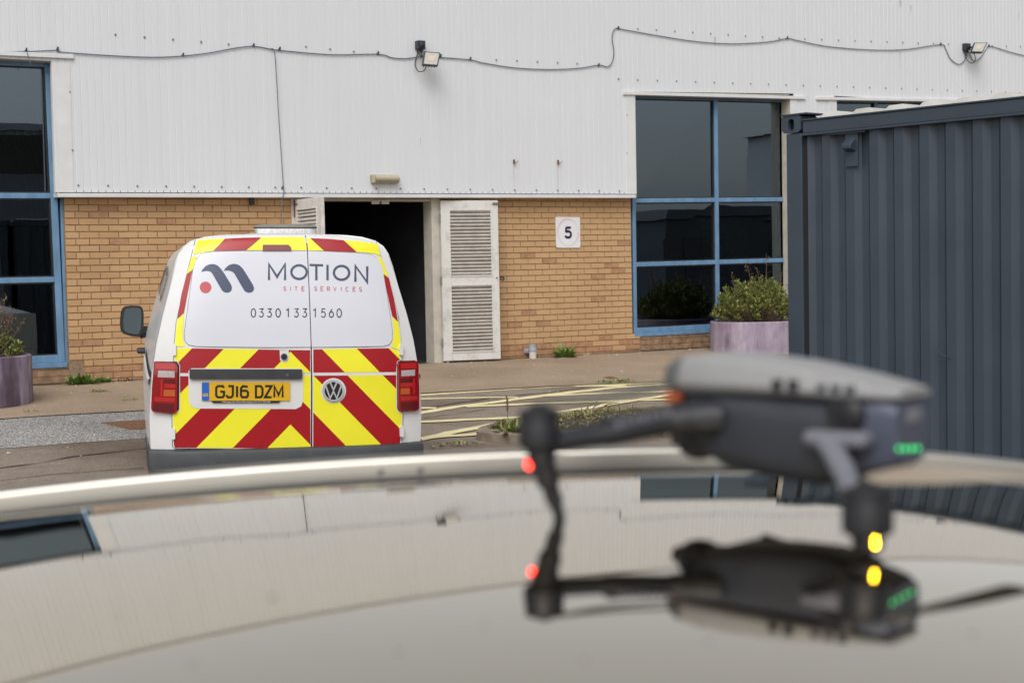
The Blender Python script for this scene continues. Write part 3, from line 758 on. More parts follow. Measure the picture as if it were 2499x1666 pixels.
# dribbles of rust and dirt below old fixings
def stain(u, v, L, w, mat='stain'):
    p = W(u, v, -.126); mb = MB(); rows = []
    for k in range(7):
        t_ = k / 6; ww = w * (1 - t_ * .75) * rnd.uniform(.7, 1.2); rows.append([(p.x - ww, -.1262, p.z - L * t_), (p.x + ww, -.1262, p.z - L * t_)])
    mb.grid(rows); mb.build('rust_stain', mat, bld)
for u, v, L, w in ((1180, 378, .26, .005), (1281, 378, .36, .004), (2068, 2, .10, .018), (2092, 12, .10, .012), (2067, 116, .30, .006), (640, 440, .0, .0), (845, 442, .05, .004), (2340, 30, .12, .005), (1642, 85, .12, .012), (965, 318, .1, .005)):
    if L: stain(u, v, L, w)
hk = MB()
for u, v in ((1180, 372), (1281, 373)):
    p = W(u, v, -.125); hk = MB(); hk.box((p.x, -.135, p.z), (.018, .02, .055)); hk.tube([(p.x + .01, -.14, p.z - .02), (p.x + .03, -.16, p.z - .01), (p.x + .045, -.165, p.z + .015)], .004, 5)
    hk.build('hook', 'rust', bld)
p = W(577, 463, -.01); mb = MB(); mb.box((p.x, -.03, p.z), (.055, .05, .075)); mb.build('vent_stub', 'dark_metal', bld, bevel=.006)
# --- windows (four measured corners each, panes and bars are sub-parts)
def quad_pt(Q, s, t_, y):
    a = Q[0].lerp(Q[1], s); b_ = Q[2].lerp(Q[3], s); p = a.lerp(b_, t_); return Vector((p.x, y, p.z))
def window(Q, cols, rows_, fw=.055, sill=True, y=.035, outer=None):
    # cols / rows_: bar centre positions (0..1) of mullions / transoms; y = frame face
    Wd = Q[1].x - Q[0].x; Hh = Q[0].z - Q[2].z
    def bx(mb, s0, s1, t0, t1, y0, y1):
        mb.hexa([quad_pt(Q, s0, t1, y0), quad_pt(Q, s1, t1, y0), quad_pt(Q, s1, t0, y0), quad_pt(Q, s0, t0, y0)],
                [quad_pt(Q, s0, t1, y1), quad_pt(Q, s1, t1, y1), quad_pt(Q, s1, t0, y1), quad_pt(Q, s0, t0, y1)])
    fs, ft = fw / Wd, fw / Hh
    f = MB(); bx(f, 0, fs, 0, 1, y, y + .09); bx(f, 1 - fs, 1, 0, 1, y, y + .09); bx(f, fs, 1 - fs, 0, ft, y + .001, y + .09); bx(f, fs, 1 - fs, 1 - ft * 1.15, 1, y + .001, y + .09)
    w = f.build('window', 'blue_frame', bld, bevel=.006)
    cs = [fs] + [c for c in cols] + [1 - fs]; rs = [ft] + list(rows_) + [1 - ft * 1.15]
    for c in cols:
        m_ = MB(); bx(m_, c - .032 / Wd, c + .032 / Wd, ft, 1 - ft * 1.15, y - .002, y + .085); m_.build('mullion', 'blue_frame', w, bevel=.006)
    for r_ in rows_:
        for c0, c1 in zip(cs, cs[1:]):
            m_ = MB(); a0 = c0 + (.033 / Wd if c0 != fs else 0); a1 = c1 - (.033 / Wd if c1 != 1 - fs else 0)
            bx(m_, a0, a1, r_ - .030 / Hh, r_ + .030 / Hh, y + .003, y + .080); m_.build('transom', 'blue_frame', w, bevel=.006)
    for ci, (c0, c1) in enumerate(zip(cs, cs[1:])):
        for ri, (r0, r1) in enumerate(zip(rs, rs[1:])):
            a0 = c0 + (.033 / Wd if ci else 0); a1 = c1 - (.033 / Wd if ci < len(cs) - 2 else 0); b0 = r0 + (.031 / Hh if ri else 0); b1 = r1 - (.031 / Hh if ri < len(rs) - 2 else 0)
            fr_ = MB(); ex_, ez_ = .014 / Wd, .014 / Hh
            for q0, q1, q2, q3 in ((a0, a0 + ex_, b0, b1), (a1 - ex_, a1, b0, b1), (a0 + ex_, a1 - ex_, b0, b0 + ez_), (a0 + ex_, a1 - ex_, b1 - ez_, b1)): bx(fr_, q0, q1, q2, q3, y + .022, y + .058)
            fr_.build('bead', 'black_plastic', w)
            pn = MB(); j_ = [rnd.uniform(-.0015, .0015) for _ in range(4)]
            c4 = [quad_pt(Q, a0 + ex_ * .5, b1 - ez_ * .5, y + .048 + j_[0]), quad_pt(Q, a1 - ex_ * .5, b1 - ez_ * .5, y + .048 + j_[1]), quad_pt(Q, a1 - ex_ * .5, b0 + ez_ * .5, y + .048 + j_[2]), quad_pt(Q, a0 + ex_ * .5, b0 + ez_ * .5, y + .048 + j_[3])]
            pn.add(c4, [(0, 1, 2, 3)]); pn.build('pane', 'glass', w)
    if sill:
        s_ = MB(); s_.hexa([quad_pt(Q, -.004, 1.0, y - .035) - Vector((0, 0, .052)), quad_pt(Q, 1.004, 1.0, y - .035) - Vector((0, 0, .052)), quad_pt(Q, 1.004, 1.0, y - .035) + Vector((0, 0, .0)), quad_pt(Q, -.004, 1.0, y - .035)],
                           [quad_pt(Q, -.004, 1.0, y + .09) - Vector((0, 0, .052)), quad_pt(Q, 1.004, 1.0, y + .09) - Vector((0, 0, .052)), quad_pt(Q, 1.004, 1.0, y + .09), quad_pt(Q, -.004, 1.0, y + .09)])
        s_.build('window_sill', 'blue_frame', w, bevel=.005)
    return w
YW = .035
# right window
tl, tr_, bl_, br_ = W(1450, 216, YW), W(1822, 226, YW), W(1456, 765, YW), W(1826, 760, YW)
br_ = Vector((tr_.x, YW, bl_.z + .01))
window([tl, tr_, bl_, br_], [.505], [(460 - 216) / 549, (607 - 216) / 549], .06)
# third window, mostly behind the container
t0 = W(1897, 226, YW); window([t0, t0 + Vector((2.9, 0, .09)), Vector((t0.x + .02, YW, .24)), Vector((t0.x + 2.92, YW, .26))], [.36, .7], [.44, .71], .06)
# left window, cut by the picture edge
tr_, br_ = W(118, 139, YW), W(150, 832, YW)
tl, bl_ = Vector((tr_.x - 2.85, YW, tr_.z - .03)), Vector((br_.x - 2.85, YW, br_.z - .0))
window([tl, tr_, bl_, br_], [.45], [(448 - 139) / 693, (640 - 139) / 693], .075)
bar('window_post', br_.x + .004, br_.x + .105, .048, .13, br_.z - .03, ZL(-.3), 'blue_frame', bevel=.006)
# --- inside of the unit
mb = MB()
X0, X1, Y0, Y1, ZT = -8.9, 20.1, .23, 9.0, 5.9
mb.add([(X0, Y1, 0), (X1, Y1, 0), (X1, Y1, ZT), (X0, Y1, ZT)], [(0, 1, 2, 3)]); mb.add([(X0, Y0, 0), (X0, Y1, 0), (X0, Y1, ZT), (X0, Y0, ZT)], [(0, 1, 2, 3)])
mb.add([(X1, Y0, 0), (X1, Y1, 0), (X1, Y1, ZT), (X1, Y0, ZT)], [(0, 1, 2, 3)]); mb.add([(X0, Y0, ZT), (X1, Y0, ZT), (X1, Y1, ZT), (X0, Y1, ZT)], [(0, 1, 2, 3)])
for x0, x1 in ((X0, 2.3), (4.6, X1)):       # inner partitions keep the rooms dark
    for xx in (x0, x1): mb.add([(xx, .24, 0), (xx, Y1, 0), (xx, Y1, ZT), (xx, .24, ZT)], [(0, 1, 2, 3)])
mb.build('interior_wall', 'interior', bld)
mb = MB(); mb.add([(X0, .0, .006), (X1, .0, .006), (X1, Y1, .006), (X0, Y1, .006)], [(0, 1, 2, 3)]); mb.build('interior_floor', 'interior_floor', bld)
# wall core above openings / behind the sheeting
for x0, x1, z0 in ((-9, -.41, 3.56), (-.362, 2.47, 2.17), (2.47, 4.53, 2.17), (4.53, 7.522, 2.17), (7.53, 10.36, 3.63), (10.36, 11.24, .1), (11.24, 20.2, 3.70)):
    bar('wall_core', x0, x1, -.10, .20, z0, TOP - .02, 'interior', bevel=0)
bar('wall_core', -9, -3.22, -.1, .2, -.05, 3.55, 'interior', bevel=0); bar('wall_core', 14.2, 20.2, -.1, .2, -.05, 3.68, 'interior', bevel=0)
bar('parapet_cap', -9, 20.2, -.16, .25, TOP, TOP + .05)
mb = MB(); mb.add([(-9, .2, TOP - .05), (20.2, .2, TOP - .05), (20.2, 9, TOP + .6), (-9, 9, TOP + .6)], [(0, 1, 2, 3)]); mb.add([(-9, 9, TOP + .6), (20.2, 9, TOP + .6), (20.2, 18, TOP - .05), (-9, 18, TOP - .05)], [(0, 1, 2, 3)]); mb.build('roof', 'far_roof', bld)
mb = MB(); mb.box((5.6, 13.5, 3.1), (29.2, 9, 6.4)); mb.build('rear_wall', 'cladding', bld)
o = MB().hexa([(10.0, 1.5, .01), (10.75, 1.3, .01), (10.75, 1.25, 1.9), (10.0, 1.45, 1.9)], [(10.0, 1.55, .01), (10.75, 1.35, .01), (10.75, 1.3, 1.9), (10.0, 1.5, 1.9)]).build('board', 'inside_board')
tag(o, 'brown board standing inside behind the right window glass', 'board')
o = MB().box((-.95, .62, .62), (.34, .3, 1.22)).build('cabinet', 'inside_pale', bevel=.01); tag(o, 'pale cabinet inside behind the lower left window panes', 'cabinet')
# --- doorway
XJ0, XJ1 = W(677, 470, 0).x, W(987, 470, .03).x
zh = W(800, 462, .05).z
bar('door_frame', XJ0 - .045, XJ0 + .055, -.012, .20, .0, ZL(2.5) - .004, 'door_paint'); 
bar('door_frame', XJ1 + .0, XJ1 + .125, -.012, .20, .0, ZL(4.4) - .004, 'cream_reveal')
bar('door_frame', XJ0 + .056, XJ1 - .001, .0, .20, zh, ZL(3.4) - .004, 'cream_reveal')
mb = MB()
for u in (862, 884): p = W(u, 462, -.004); mb.box((p.x, -.006, p.z - .012), (.105, .03, .05))
mb.build('head_bracket', 'cream_reveal', bld, bevel=.003)
def leaf(hx, hy, e, n, wd, z0, z1, louv, nsl, flip, thick=.045, hid=0.0, slz=0.0, extra=None):
    # e: unit vector hinge -> free edge, n: unit vector towards the viewer's side; louv: [(s0, s1, t0, t1)] openings in leaf units (t from the top)
    e = Vector(e); n = Vector(n); H_ = z1 - z0
    def P(s, t_, o_): return Vector((hx, hy, 0)) + e * (s * wd) + n * o_ + Vector((0, 0, z1 - t_ * H_ + slz * s))
    def sl(mb, s0, s1, t0, t1, o0, o1):
        mb.hexa([P(s0, t1, o1), P(s1, t1, o1), P(s1, t0, o1), P(s0, t0, o1)], [P(s0, t1, o0), P(s1, t1, o0), P(s1, t0, o0), P(s0, t0, o0)])
    f = MB(); s0, s1 = louv[0][0], louv[0][1]
    sl(f, 0, s0, 0, 1, 0, thick); sl(f, s1, 1, 0, 1, 0, thick)
    tt = [0] + [x for l in louv for x in l[2:4]] + [1]
    for a, b_ in zip(tt[::2], tt[1::2]): sl(f, s0, s1, a, b_, .0015, thick - .0015)
    lf = f.build('door_leaf', 'door_paint', bld, bevel=.004)
    b_ = MB()
    for (q0, q1, t0, t1) in louv:
        m_ = .012 / wd; mt = .012 / H_
        for r4 in ((q0 - m_, q0 + .004, t0 - mt, t1 + mt), (q1 - .004, q1 + m_, t0 - mt, t1 + mt), (q0, q1, t0 - mt, t0 + .002), (q0, q1, t1 - .002, t1 + mt)): sl(b_, *r4, thick - .001, thick + .006)
    b_.build('beading', 'door_paint', lf)
    for (q0, q1, t0, t1), ns in zip(louv, nsl):
        for k in range(ns):
            tc = lerp(t0, t1, (k + .5) / ns); ht = (t1 - t0) / ns; rise = ht * .62 * (1 if flip else -1); th = .0075 / H_
            j_ = rnd.uniform(-.0012, .0012); j2 = rnd.uniform(-.0012, .0012)
            oa, ob = thick - .003, .004                    # outer and inner edge
            ta, tb = tc - rise / 2 + j_, tc + rise / 2 + j_  # t at outer / inner edge
            m_ = MB()
            m_.hexa([P(q0, ta + th, oa), P(q1, ta + th + j2, oa), P(q1, ta - th + j2, oa), P(q0, ta - th, oa)], [P(q0, tb + th, ob), P(q1, tb + th + j2, ob), P(q1, tb - th + j2, ob), P(q0, tb - th, ob)])
            m_.build('slat', 'slat_paint', lf)
    return lf, P, sl
# right leaf, swung flat against the brick
hA = W(1013, 640, -.03); hB = W(1144, 640, -.17)
wd = math.hypot(hB.x - hA.x, hB.y - hA.y); e = Vector((hB.x - hA.x, hB.y - hA.y, 0)) / wd; n_ = Vector((e.y, -e.x, 0))
zt = W(1076, 461, -.1).z; zb = W(1085, 826, -.1).z
lfR, PR, slR = leaf(hA.x, hA.y, e, n_, wd, max(zb, .03), zt, [(.152, .868, .060, .470), (.152, .868, .530, .945)], (19, 19), True)
mb = MB()
for t_ in (.11, .50, .885):
    mb = MB(); mb.tube([PR(-.012, t_ - .028, .040), PR(-.012, t_ + .028, .040)], .009, 8); slR(mb, -.03, .0, t_ - .027, t_ + .027, .030, .044); mb.build('hinge', 'grey_metal', lfR)
mb = MB(); slR(mb, .90, .99, .012, .026, .046, .058); mb.tube([PR(.91, .019, .062), PR(1.0, .019, .062)], .006, 6); mb.build('bolt', 'grey_metal', lfR)
mb = MB(); pk = PR(.955, .487, .0465); mb.lathe(pk, [(.010, -.001), (.010, .003)], 10, Matrix.Rotation(PI / 2, 4, 'X')); slR(mb, .972, .978, .497, .508, .0455, .048); mb.build('keyhole', 'black_gap', lfR)
mb = MB(); h0 = PR(1.0, .485, .02); mb.tube([h0 + Vector((-.02, 0, 0)), h0 + Vector((.03, -.02, .003)), h0 + Vector((.065, -.02, -.004)), h0 + Vector((.07, -.02, -.025)), h0 + Vector((.055, -.02, -.035)), h0 + Vector((.01, -.02, -.02))], .010, 7); mb.build('padlock', 'black_plastic', lfR)
# left leaf, swung out towards the yard
best = None
for k in range(60, 130):
    al = math.radians(k); q = Vector((XJ0 + .03 + .93 * math.cos(al), -.02 - .93 * math.sin(al), 1.95)) - CAM
    u_ = (CXP + F_PX * q.dot(RT) / q.dot(FW)) / KD; er = abs(u_ - 745.5)
    if best is None or er < best[0]: best = (er, al)
al = best[1]; e = Vector((math.cos(al), -math.sin(al), 0)); n_ = Vector((-math.sin(al), -math.cos(al), 0))
lfL, PL, slL = leaf(XJ0 + .03, -.02, e, n_, .93, .04, zt - .005, [(.10, .84, .060, .470), (.10, .84, .530, .945)], (19, 19), False)
mb = MB(); slL(mb, .02, .035, .0, .10, .046, .058); slL(mb, .05, .13, .022, .030, .046, .056); mb.build('bolt', 'rust', lfL)
# ================================================================== FIXTURES ON THE WALL
def cable_run(name, pts, label, r=.0065, y=-.135, clips=()):
    P = [W(u, v, y) for u, v in pts]
    mb = MB(); mb.tube(crv(P, 7), r, 6); o = tag(mb.build(name, 'cable', smooth=60), label, 'cable', 'cables strung across the cladding')
    for u, v in clips:
        p = W(u, v, y); c = MB(); c.box((p.x, -.131, p.z), (.022, .016, .018)); c.box((p.x + .004, -.14, p.z + .018), (.012, .02, .022)); c.build('cable_clip', 'black_plastic', o)
    return o
cable_run('cable', [(-60, 117), (0, 119), (60, 119), (132, 116), (140, 120), (250, 128), (350, 132), (420, 129), (480, 122), (540, 111), (582, 107), (620, 113), (640, 116), (760, 126), (868, 125), (900, 133), (930, 135), (962, 131)],
          'grey cable sagging across the cladding from the left window to the first floodlight', clips=[(60, 117), (132, 114), (420, 128), (582, 106), (642, 114), (868, 124)])
cable_run('cable', [(622, 112), (630, 118), (634, 160), (639, 250), (645, 340), (651, 430), (652, 441), (648, 462), (646, 490), (645, 530)],
          'thin cable hanging straight down the cladding past the drip flashing', r=.005, y=-.158, clips=[(651, 432)])
cable_run('cable', [(966, 131), (1005, 132), (1080, 138), (1110, 145), (1180, 156), (1260, 160), (1330, 157), (1375, 150), (1395, 154), (1406, 143), (1410, 120), (1406, 90), (1410, 70), (1420, 65), (1430, 68), (1520, 84), (1600, 96), (1680, 101), (1760, 97), (1808, 89), (1830, 93), (1900, 107), (2000, 115), (2080, 114), (2160, 103), (2172, 113), (2182, 134), (2200, 148), (2214, 141), (2221, 125)],
          'long grey cable looping between the two floodlights', clips=[(1012, 130), (1080, 137), (1375, 151), (1420, 66), (1808, 89), (2160, 103)])
cable_run('cable', [(2225, 118), (2235, 140), (2250, 135), (2264, 115), (2275, 107), (2320, 120), (2352, 128), (2420, 142), (2560, 152), (2720, 146), (2860, 128)],
          'grey cable running right from the second floodlight to the picture edge', clips=[(2271, 107)])
cable_run('cable', [(62, 120), (66, 135), (71, 150)], 'short loose tie hanging below the cable over the left window', r=.004, y=-.16)

def floodlight(su, sv, pts, label, sensor_sq, bracket, lead, chip):
    """pts: the four lens-case corners (photo pixels), tl tr br bl"""
    s = W(su, sv, -.13)
    root = thing('floodlight', label, 'floodlight', (s.x, -.12, s.z), group='floodlights on the cladding')
    mb = MB(); k = sensor_sq; mb.box((s.x, -.165, s.z), (k, .085, k)); mb.lathe((s.x, -.21, s.z), [(k * .36, 0), (k * .36, .01), (k * .1, .02)], 14, Matrix.Rotation(PI / 2, 4, 'X')); mb.box((s.x, -.155, s.z - k * .68), (k * .55, .05, k * .4))
    mb.build('junction_box', 'dark_metal', root, bevel=.006)
    ys_ = (-.30, -.34, -.40, -.36)
    c = [W(u, v, y) for (u, v), y in zip(pts, ys_)]
    n = (c[1] - c[0]).cross(c[3] - c[0]).normalized()
    if n.y > 0: n = -n
    mb = MB(); mb.hexa([p for p in c], [p - n * .035 for p in c]); cc = sum(c, Vector()) / 4
    hs_ = mb.build('housing', 'dark_metal', root, bevel=.005)
    ins = lambda f: [cc.lerp(p, f) for p in c]
    mb = MB(); a = ins(.84); mb.hexa([p + n * .002 for p in a], [p - n * .004 for p in a]); mb.build('lens', 'lens_pale', hs_)
    mb = MB(); a = [cc + (p - cc) * .36 for p in c]; mb.hexa([p + n * .006 for p in a], [p for p in a]); mb.build('led_panel', 'led_chip', hs_)
    mb = MB(); mb.tube([W(u, v, y) for u, v, y in bracket], .016, 6); mb.build('bracket', 'dark_metal', root)
    mb = MB(); mb.tube(crv([W(u, v, y) for u, v, y in lead], 6), .0065, 6); mb.build('lead', 'black_plastic', root, smooth=60)
    for k in range(5):
        f = MB(); a = c[0].lerp(c[1], .15 + .17 * k) - n * .036; b_ = c[3].lerp(c[2], .15 + .17 * k) - n * .036; w_ = (c[1] - c[0]).normalized() * .005
        f.hexa([a - w_, a + w_, b_ + w_, b_ - w_], [p - n * .02 for p in (a - w_, a + w_, b_ + w_, b_ - w_)]); f.build('cooling_fin', 'dark_metal', hs_)
    return root
floodlight(962, 105, [(975, 118), (1012, 121), (1006, 152), (970, 149)], 'black floodlight facing down over the doorway with square junction box above it', .105,
           [(962, 118, -.16), (968, 129, -.2), (976, 133, -.3)], [(960, 122, -.15), (955, 138, -.15), (954, 152, -.17), (961, 164, -.2), (972, 164, -.25), (978, 156, -.3), (979, 149, -.34)], None)
floodlight(2216, 109, [(2238, 98), (2269, 98), (2257, 121), (2230, 120)], 'tilted black floodlight at the top right above the container', .105,
           [(2222, 110, -.16), (2235, 109, -.25), (2242, 109, -.3)], [(2217, 118, -.15), (2220, 135, -.17), (2228, 145, -.2), (2238, 143, -.28), (2240, 132, -.33), (2236, 120, -.36)], None)
# bulkhead lamp over the door
a, b_ = W(850, 402, -.12), W(910, 422, -.12)
root = thing('wall_light', 'beige ribbed bulkhead lamp on the cladding above the doorway', 'wall lamp', ((a.x + b_.x) / 2, -.12, b_.z))
mb = MB(); mb.box(((a.x + b_.x) / 2, -.138, (a.z + b_.z) / 2 + .004), (b_.x - a.x, .034, a.z - b_.z)); mb.build('back_plate', 'beige_plastic', root, bevel=.008)
rows = []
for k in range(22):
    th = PI * k / 21 if k else 0; ro = .0 if k % 2 else .0035
    rows.append([Vector((x, -.156 - (.072 + ro) * math.sin(PI * k / 21) ** .6, lerp(a.z, b_.z, k / 21))) for x in (a.x + .022, a.x + .035, b_.x - .012, b_.x - .004)])
mb = MB(); mb.grid(rows); mb.add([r[0] for r in rows], [tuple(range(22))]); mb.add([r[-1] for r in rows], [tuple(range(22))]); mb.build('diffuser', 'beige_plastic', root)
mb = MB(); mb.box((a.x + .011, -.175, (a.z + b_.z) / 2), (.022, .10, (a.z - b_.z) * .98)); mb.build('end_cap', 'beige_plastic', root, bevel=.008)
# number sign
c4 = [W(1276, 498, -.012), W(1332, 499, -.012), W(1333, 569, -.012), W(1278, 569, -.012)]
sroot = thing('number_sign', 'white square sign with a faint pink ring and black number 5 on the brick', 'sign', ((c4[2] + c4[3]) / 2))
def sq(s, t_, o_=0): p = c4[0].lerp(c4[1], s).lerp(c4[3].lerp(c4[2], s), t_); return Vector((p.x, p.y - o_, p.z))
rim = rrect(0, 0, 1, 1, .05, 3); mb = MB(); n = len(rim)
mb.add([sq(*p) for p in rim] + [sq(*p, -.008) for p in rim], [tuple(range(n))] + [(i, (i + 1) % n, n + (i + 1) % n, n + i) for i in range(n)]); mb.build('board', 'sign_white', sroot)
mb = MB(); rows = []
for k in range(49):
    a_ = 2 * PI * k / 48; w_ = .025 + .018 * math.sin(a_ * 1.5 + 2)
    rows.append([sq(.5 + (.43 + s_ * w_) * math.cos(a_), .5 + (.43 + s_ * w_) * math.sin(a_), .0015) for s_ in (-1, 1)])
mb.grid(rows); mb.build('ring', 'sign_pink', sroot)
mb = MB()
for li, ln in enumerate([[(.615, .345), (.425, .345)], [(.425, .33), (.405, .50)], [(.405, .49), (.47, .465)] + arc(.49, .565, .125, .105, -100, 100, 10)[1:] + arc(.48, .57, .11, .10, 100, 160, 6)]):
    for q in stroke_quads(ln, .080): mb.add([sq(*p, .0025 + .0003 * li) for p in q], [(0, 1, 2, 3)])
mb.build('digit', 'ink_dark', sroot)
# stub pipe
p = W(1224, 824, -.10); rz = p.z
pr = thing('drain_pipe', 'short grey and white stub pipe against the wall foot below the number sign', 'pipe', (p.x, -.10, 0))
zt_ = W(1224, 790, -.1).z; zm = W(1224, 806, -.1).z
mb = MB(); mb.lathe((p.x, -.10, 0), [(.048, 0), (.048, zm + .0)], 16); mb.build('lower_pipe', 'pvc_white', pr, smooth=40)
mb = MB(); mb.lathe((p.x, -.10, zm), [(.054, -.004), (.054, .03), (.050, .035), (.050, zt_ - zm - .03), (.046, zt_ - zm)], 16); mb.tube([(p.x - .025, -.07, zt_ - .09), (p.x - .045, .0, zt_ - .10)], .038, 12); mb.build('upper_pipe', 'pvc_grey', pr, smooth=40)
# crumpled bag by the door jamb
p = G(983, 826); mb = MB(); mb.ball((p.x, -.02, .075), .085, 10, (.7, .6, .95)); r5 = random.Random(5)
mb.v = [q + Vector((r5.uniform(-.02, .02), r5.uniform(-.02, .02), r5.uniform(-.02, .02))) for q in mb.v]
for q in mb.v: q.z = max(q.z, .02)
mb.mi = [1 if r5.random() < .35 else 0 for _ in mb.f]
simple('bag_white', (.55, .58, .55), .4, var=.2, scale=40); simple('bag_green', (.02, .13, .06), .4, var=.3, scale=40)
tag(mb.build('plastic_bag', ['bag_white', 'bag_green']), 'crumpled green and white plastic bag on the doorway sill', 'plastic bag')

# ================================================================== PLANTERS
def planter(cx, cy, r, h, label, seed, mt='planter_paint'):
    z0 = gz(cy) - .01
    root = thing('planter', label, 'planter', (cx, cy, z0), group='round purple planters by the windows')
    mb = MB(); mb.lathe((cx, cy, z0), [(r, 0), (r + .004, .03), (r + .004, h - .01), (r - .005, h), (r - .045, h), (r - .05, h - .09)], 48)
    mb.build('tub', mt, root, smooth=40)
    mb = MB(); mb.lathe((cx, cy, z0 + h - .085), [(r - .049, 0), (r * .5, .035), (.02, .05)], 24); mb.build('soil', 'soil', root, smooth=60)
    return z0 + h - .05
def shrub(cx, cy, z0, rx, rz, n, label, stalks, mat='shrub_leaf', seed=1, clip_r=None):
    r = random.Random(seed); root = thing('shrub', label, 'shrub', (cx, cy, z0), group='shrubs growing in the planters')
    mb = MB(); st = MB(); tips = []
    for _ in range(n // 34):
        az = r.uniform(0, 2 * PI); rr = math.sqrt(r.random()); hgt = rz * math.sqrt(max(0.05, 1 - rr * rr)) * r.uniform(.72, 1.12)
        tip = Vector((cx + rx * rr * math.cos(az), cy + rx * .8 * rr * math.sin(az), z0 + hgt)); b0 = Vector((cx + rx * .35 * rr * math.cos(az), cy + rx * .3 * rr * math.sin(az), z0))
        mid = b0.lerp(tip, .5) + Vector((r.uniform(-.05, .05), r.uniform(-.05, .05), -.02)); st.tube([b0, mid, tip], [.006, .0045, .002], 4)
        d0 = (tip - mid).normalized()
        for k in range(34):
            t_ = r.uniform(.0, 1.0) ** .55; p = mid.lerp(tip, t_); az2 = r.uniform(0, 2 * PI); el = r.uniform(.1, 1.0)
            d = (Vector((math.cos(az2) * math.cos(el), math.sin(az2) * math.cos(el), math.sin(el))) + d0 * .5).normalized(); L = r.uniform(.035, .065); w_ = r.uniform(.007, .012)
            sdv = d.cross(Vector((r.uniform(-1, 1), r.uniform(-1, 1), 1))).normalized() * w_; p += d * .008
            mb.add([p, p + d * L * .55 + sdv, p + d * L, p + d * L * .55 - sdv], [(0, 1, 2), (0, 2, 3)])
    mb.build('foliage', mat, root); st.build('stem', 'twig', root)
    dd = MB(); dst = MB()
    for (dx, dy, h, bush) in stalks:
        b0 = Vector((cx + dx * .6, cy + dy, z0 + .1)); tip = Vector((cx + dx, cy + dy, z0 + h)); mid = b0.lerp(tip, .6) + Vector((.02, 0, 0)); dst.tube([b0, mid, tip], [.005, .004, .002], 4)
        for k in range(bush):
            t_ = r.uniform(.45, 1.05); p = b0.lerp(tip, t_); az2 = r.uniform(0, 2 * PI); L = r.uniform(.02, .09) * (1.2 - .5 * t_)
            q = p + Vector((math.cos(az2) * L, math.sin(az2) * L, r.uniform(.01, .06))); dst.tube([p, q], .0016, 3, cap=False)
            for _ in range(4):
                d = Vector((r.uniform(-1, 1), r.uniform(-1, 1), r.uniform(-.4, 1))).normalized(); sdv = d.cross(Vector((0, .3, 1))).normalized() * .006; L2 = r.uniform(.012, .024)
                dd.add([q, q + d * L2 * .5 + sdv, q + d * L2, q + d * L2 * .5 - sdv], [(0, 1, 2), (0, 2, 3)])
    if stalks: dd.build('dry_flowers', 'dry_leaf', root)['kind'] = 'stuff'; dst.build('stalk', 'twig', root)
# right tub
pr_ = W(1634, 780, -.75); rad = .62
pcx, pcy = pr_.x + rad * .93 + .17, -.80
ztop = W(1700, 738, -.85).z
zs = planter(pcx, pcy, rad, ztop - gz(pcy) + .01, 'lilac painted round concrete planter beside the right window and container', 1)
shrub(pcx, pcy, zs, .68, .60, 7600, 'bushy green shrub with dead flower stalks in the lilac planter', [(-.30, -.2, .80, 16), (-.42, 0, .66, 10), (.12, -.1, .97, 12), (.45, -.2, .62, 8), (-.22, -.3, .74, 10), (.5, 0, .72, 8)], seed=4)
# left tub
q = G(40, 935); rad = .62
e_ = AT(78, 880, (q - CAM).dot(FW) + .35)
pcx2, pcy2 = e_.x - rad * .96, q.y + rad * .8
zt2 = W(40, 812, pcy2).z
zs2 = planter(pcx2, pcy2, rad, zt2 - gz(pcy2) + .01, 'dark purple weathered round planter at the left picture edge', 2, 'planter_dark')
shrub(pcx2, pcy2, zs2, .60, .34, 4200, 'green shrub with tall dried brown sprigs in the dark purple planter', [(.42, -.15, .50, 26), (.34, -.2, .60, 30), (.26, 0, .56, 26), (.48, 0, .42, 20), (.18, -.2, .50, 20), (.38, .1, .55, 22), (.53, -.1, .36, 16), (.08, 0, .4, 14)], seed=9)

# ================================================================== CONTAINER
c0 = AT(1803, 268, 10.6); e1 = Vector((.122, -.9925, 0)).normalized(); e2 = Vector((.9925, .122, 0))
CZ = gz(c0.y) - .0; CH = c0.z - CZ
MC = Matrix(((e1.x, e2.x, 0, c0.x), (e1.y, e2.y, 0, c0.y), (0, 0, 1, CZ), (0, 0, 0, 1)))
cont = thing('shipping_container', 'dark slate grey shipping container with corrugated side at the right', 'container', M=MC)
CL, CW = 4.6, 2.44
def cbox(name, x0, x1, y0, y1, z0, z1, bevel=.006, mat='container_paint'):
    mb = MB(); mb.box(((x0 + x1) / 2, (y0 + y1) / 2, (z0 + z1) / 2), (x1 - x0, y1 - y0, z1 - z0)); return mb.build(name, mat, cont, bevel=bevel, world=False)
PW = .135
for x in (0, CL - PW):
    for y in (0, CW - PW): cbox('corner_post', x + .004, x + PW, y + .004, y + PW, .12, CH - .118)
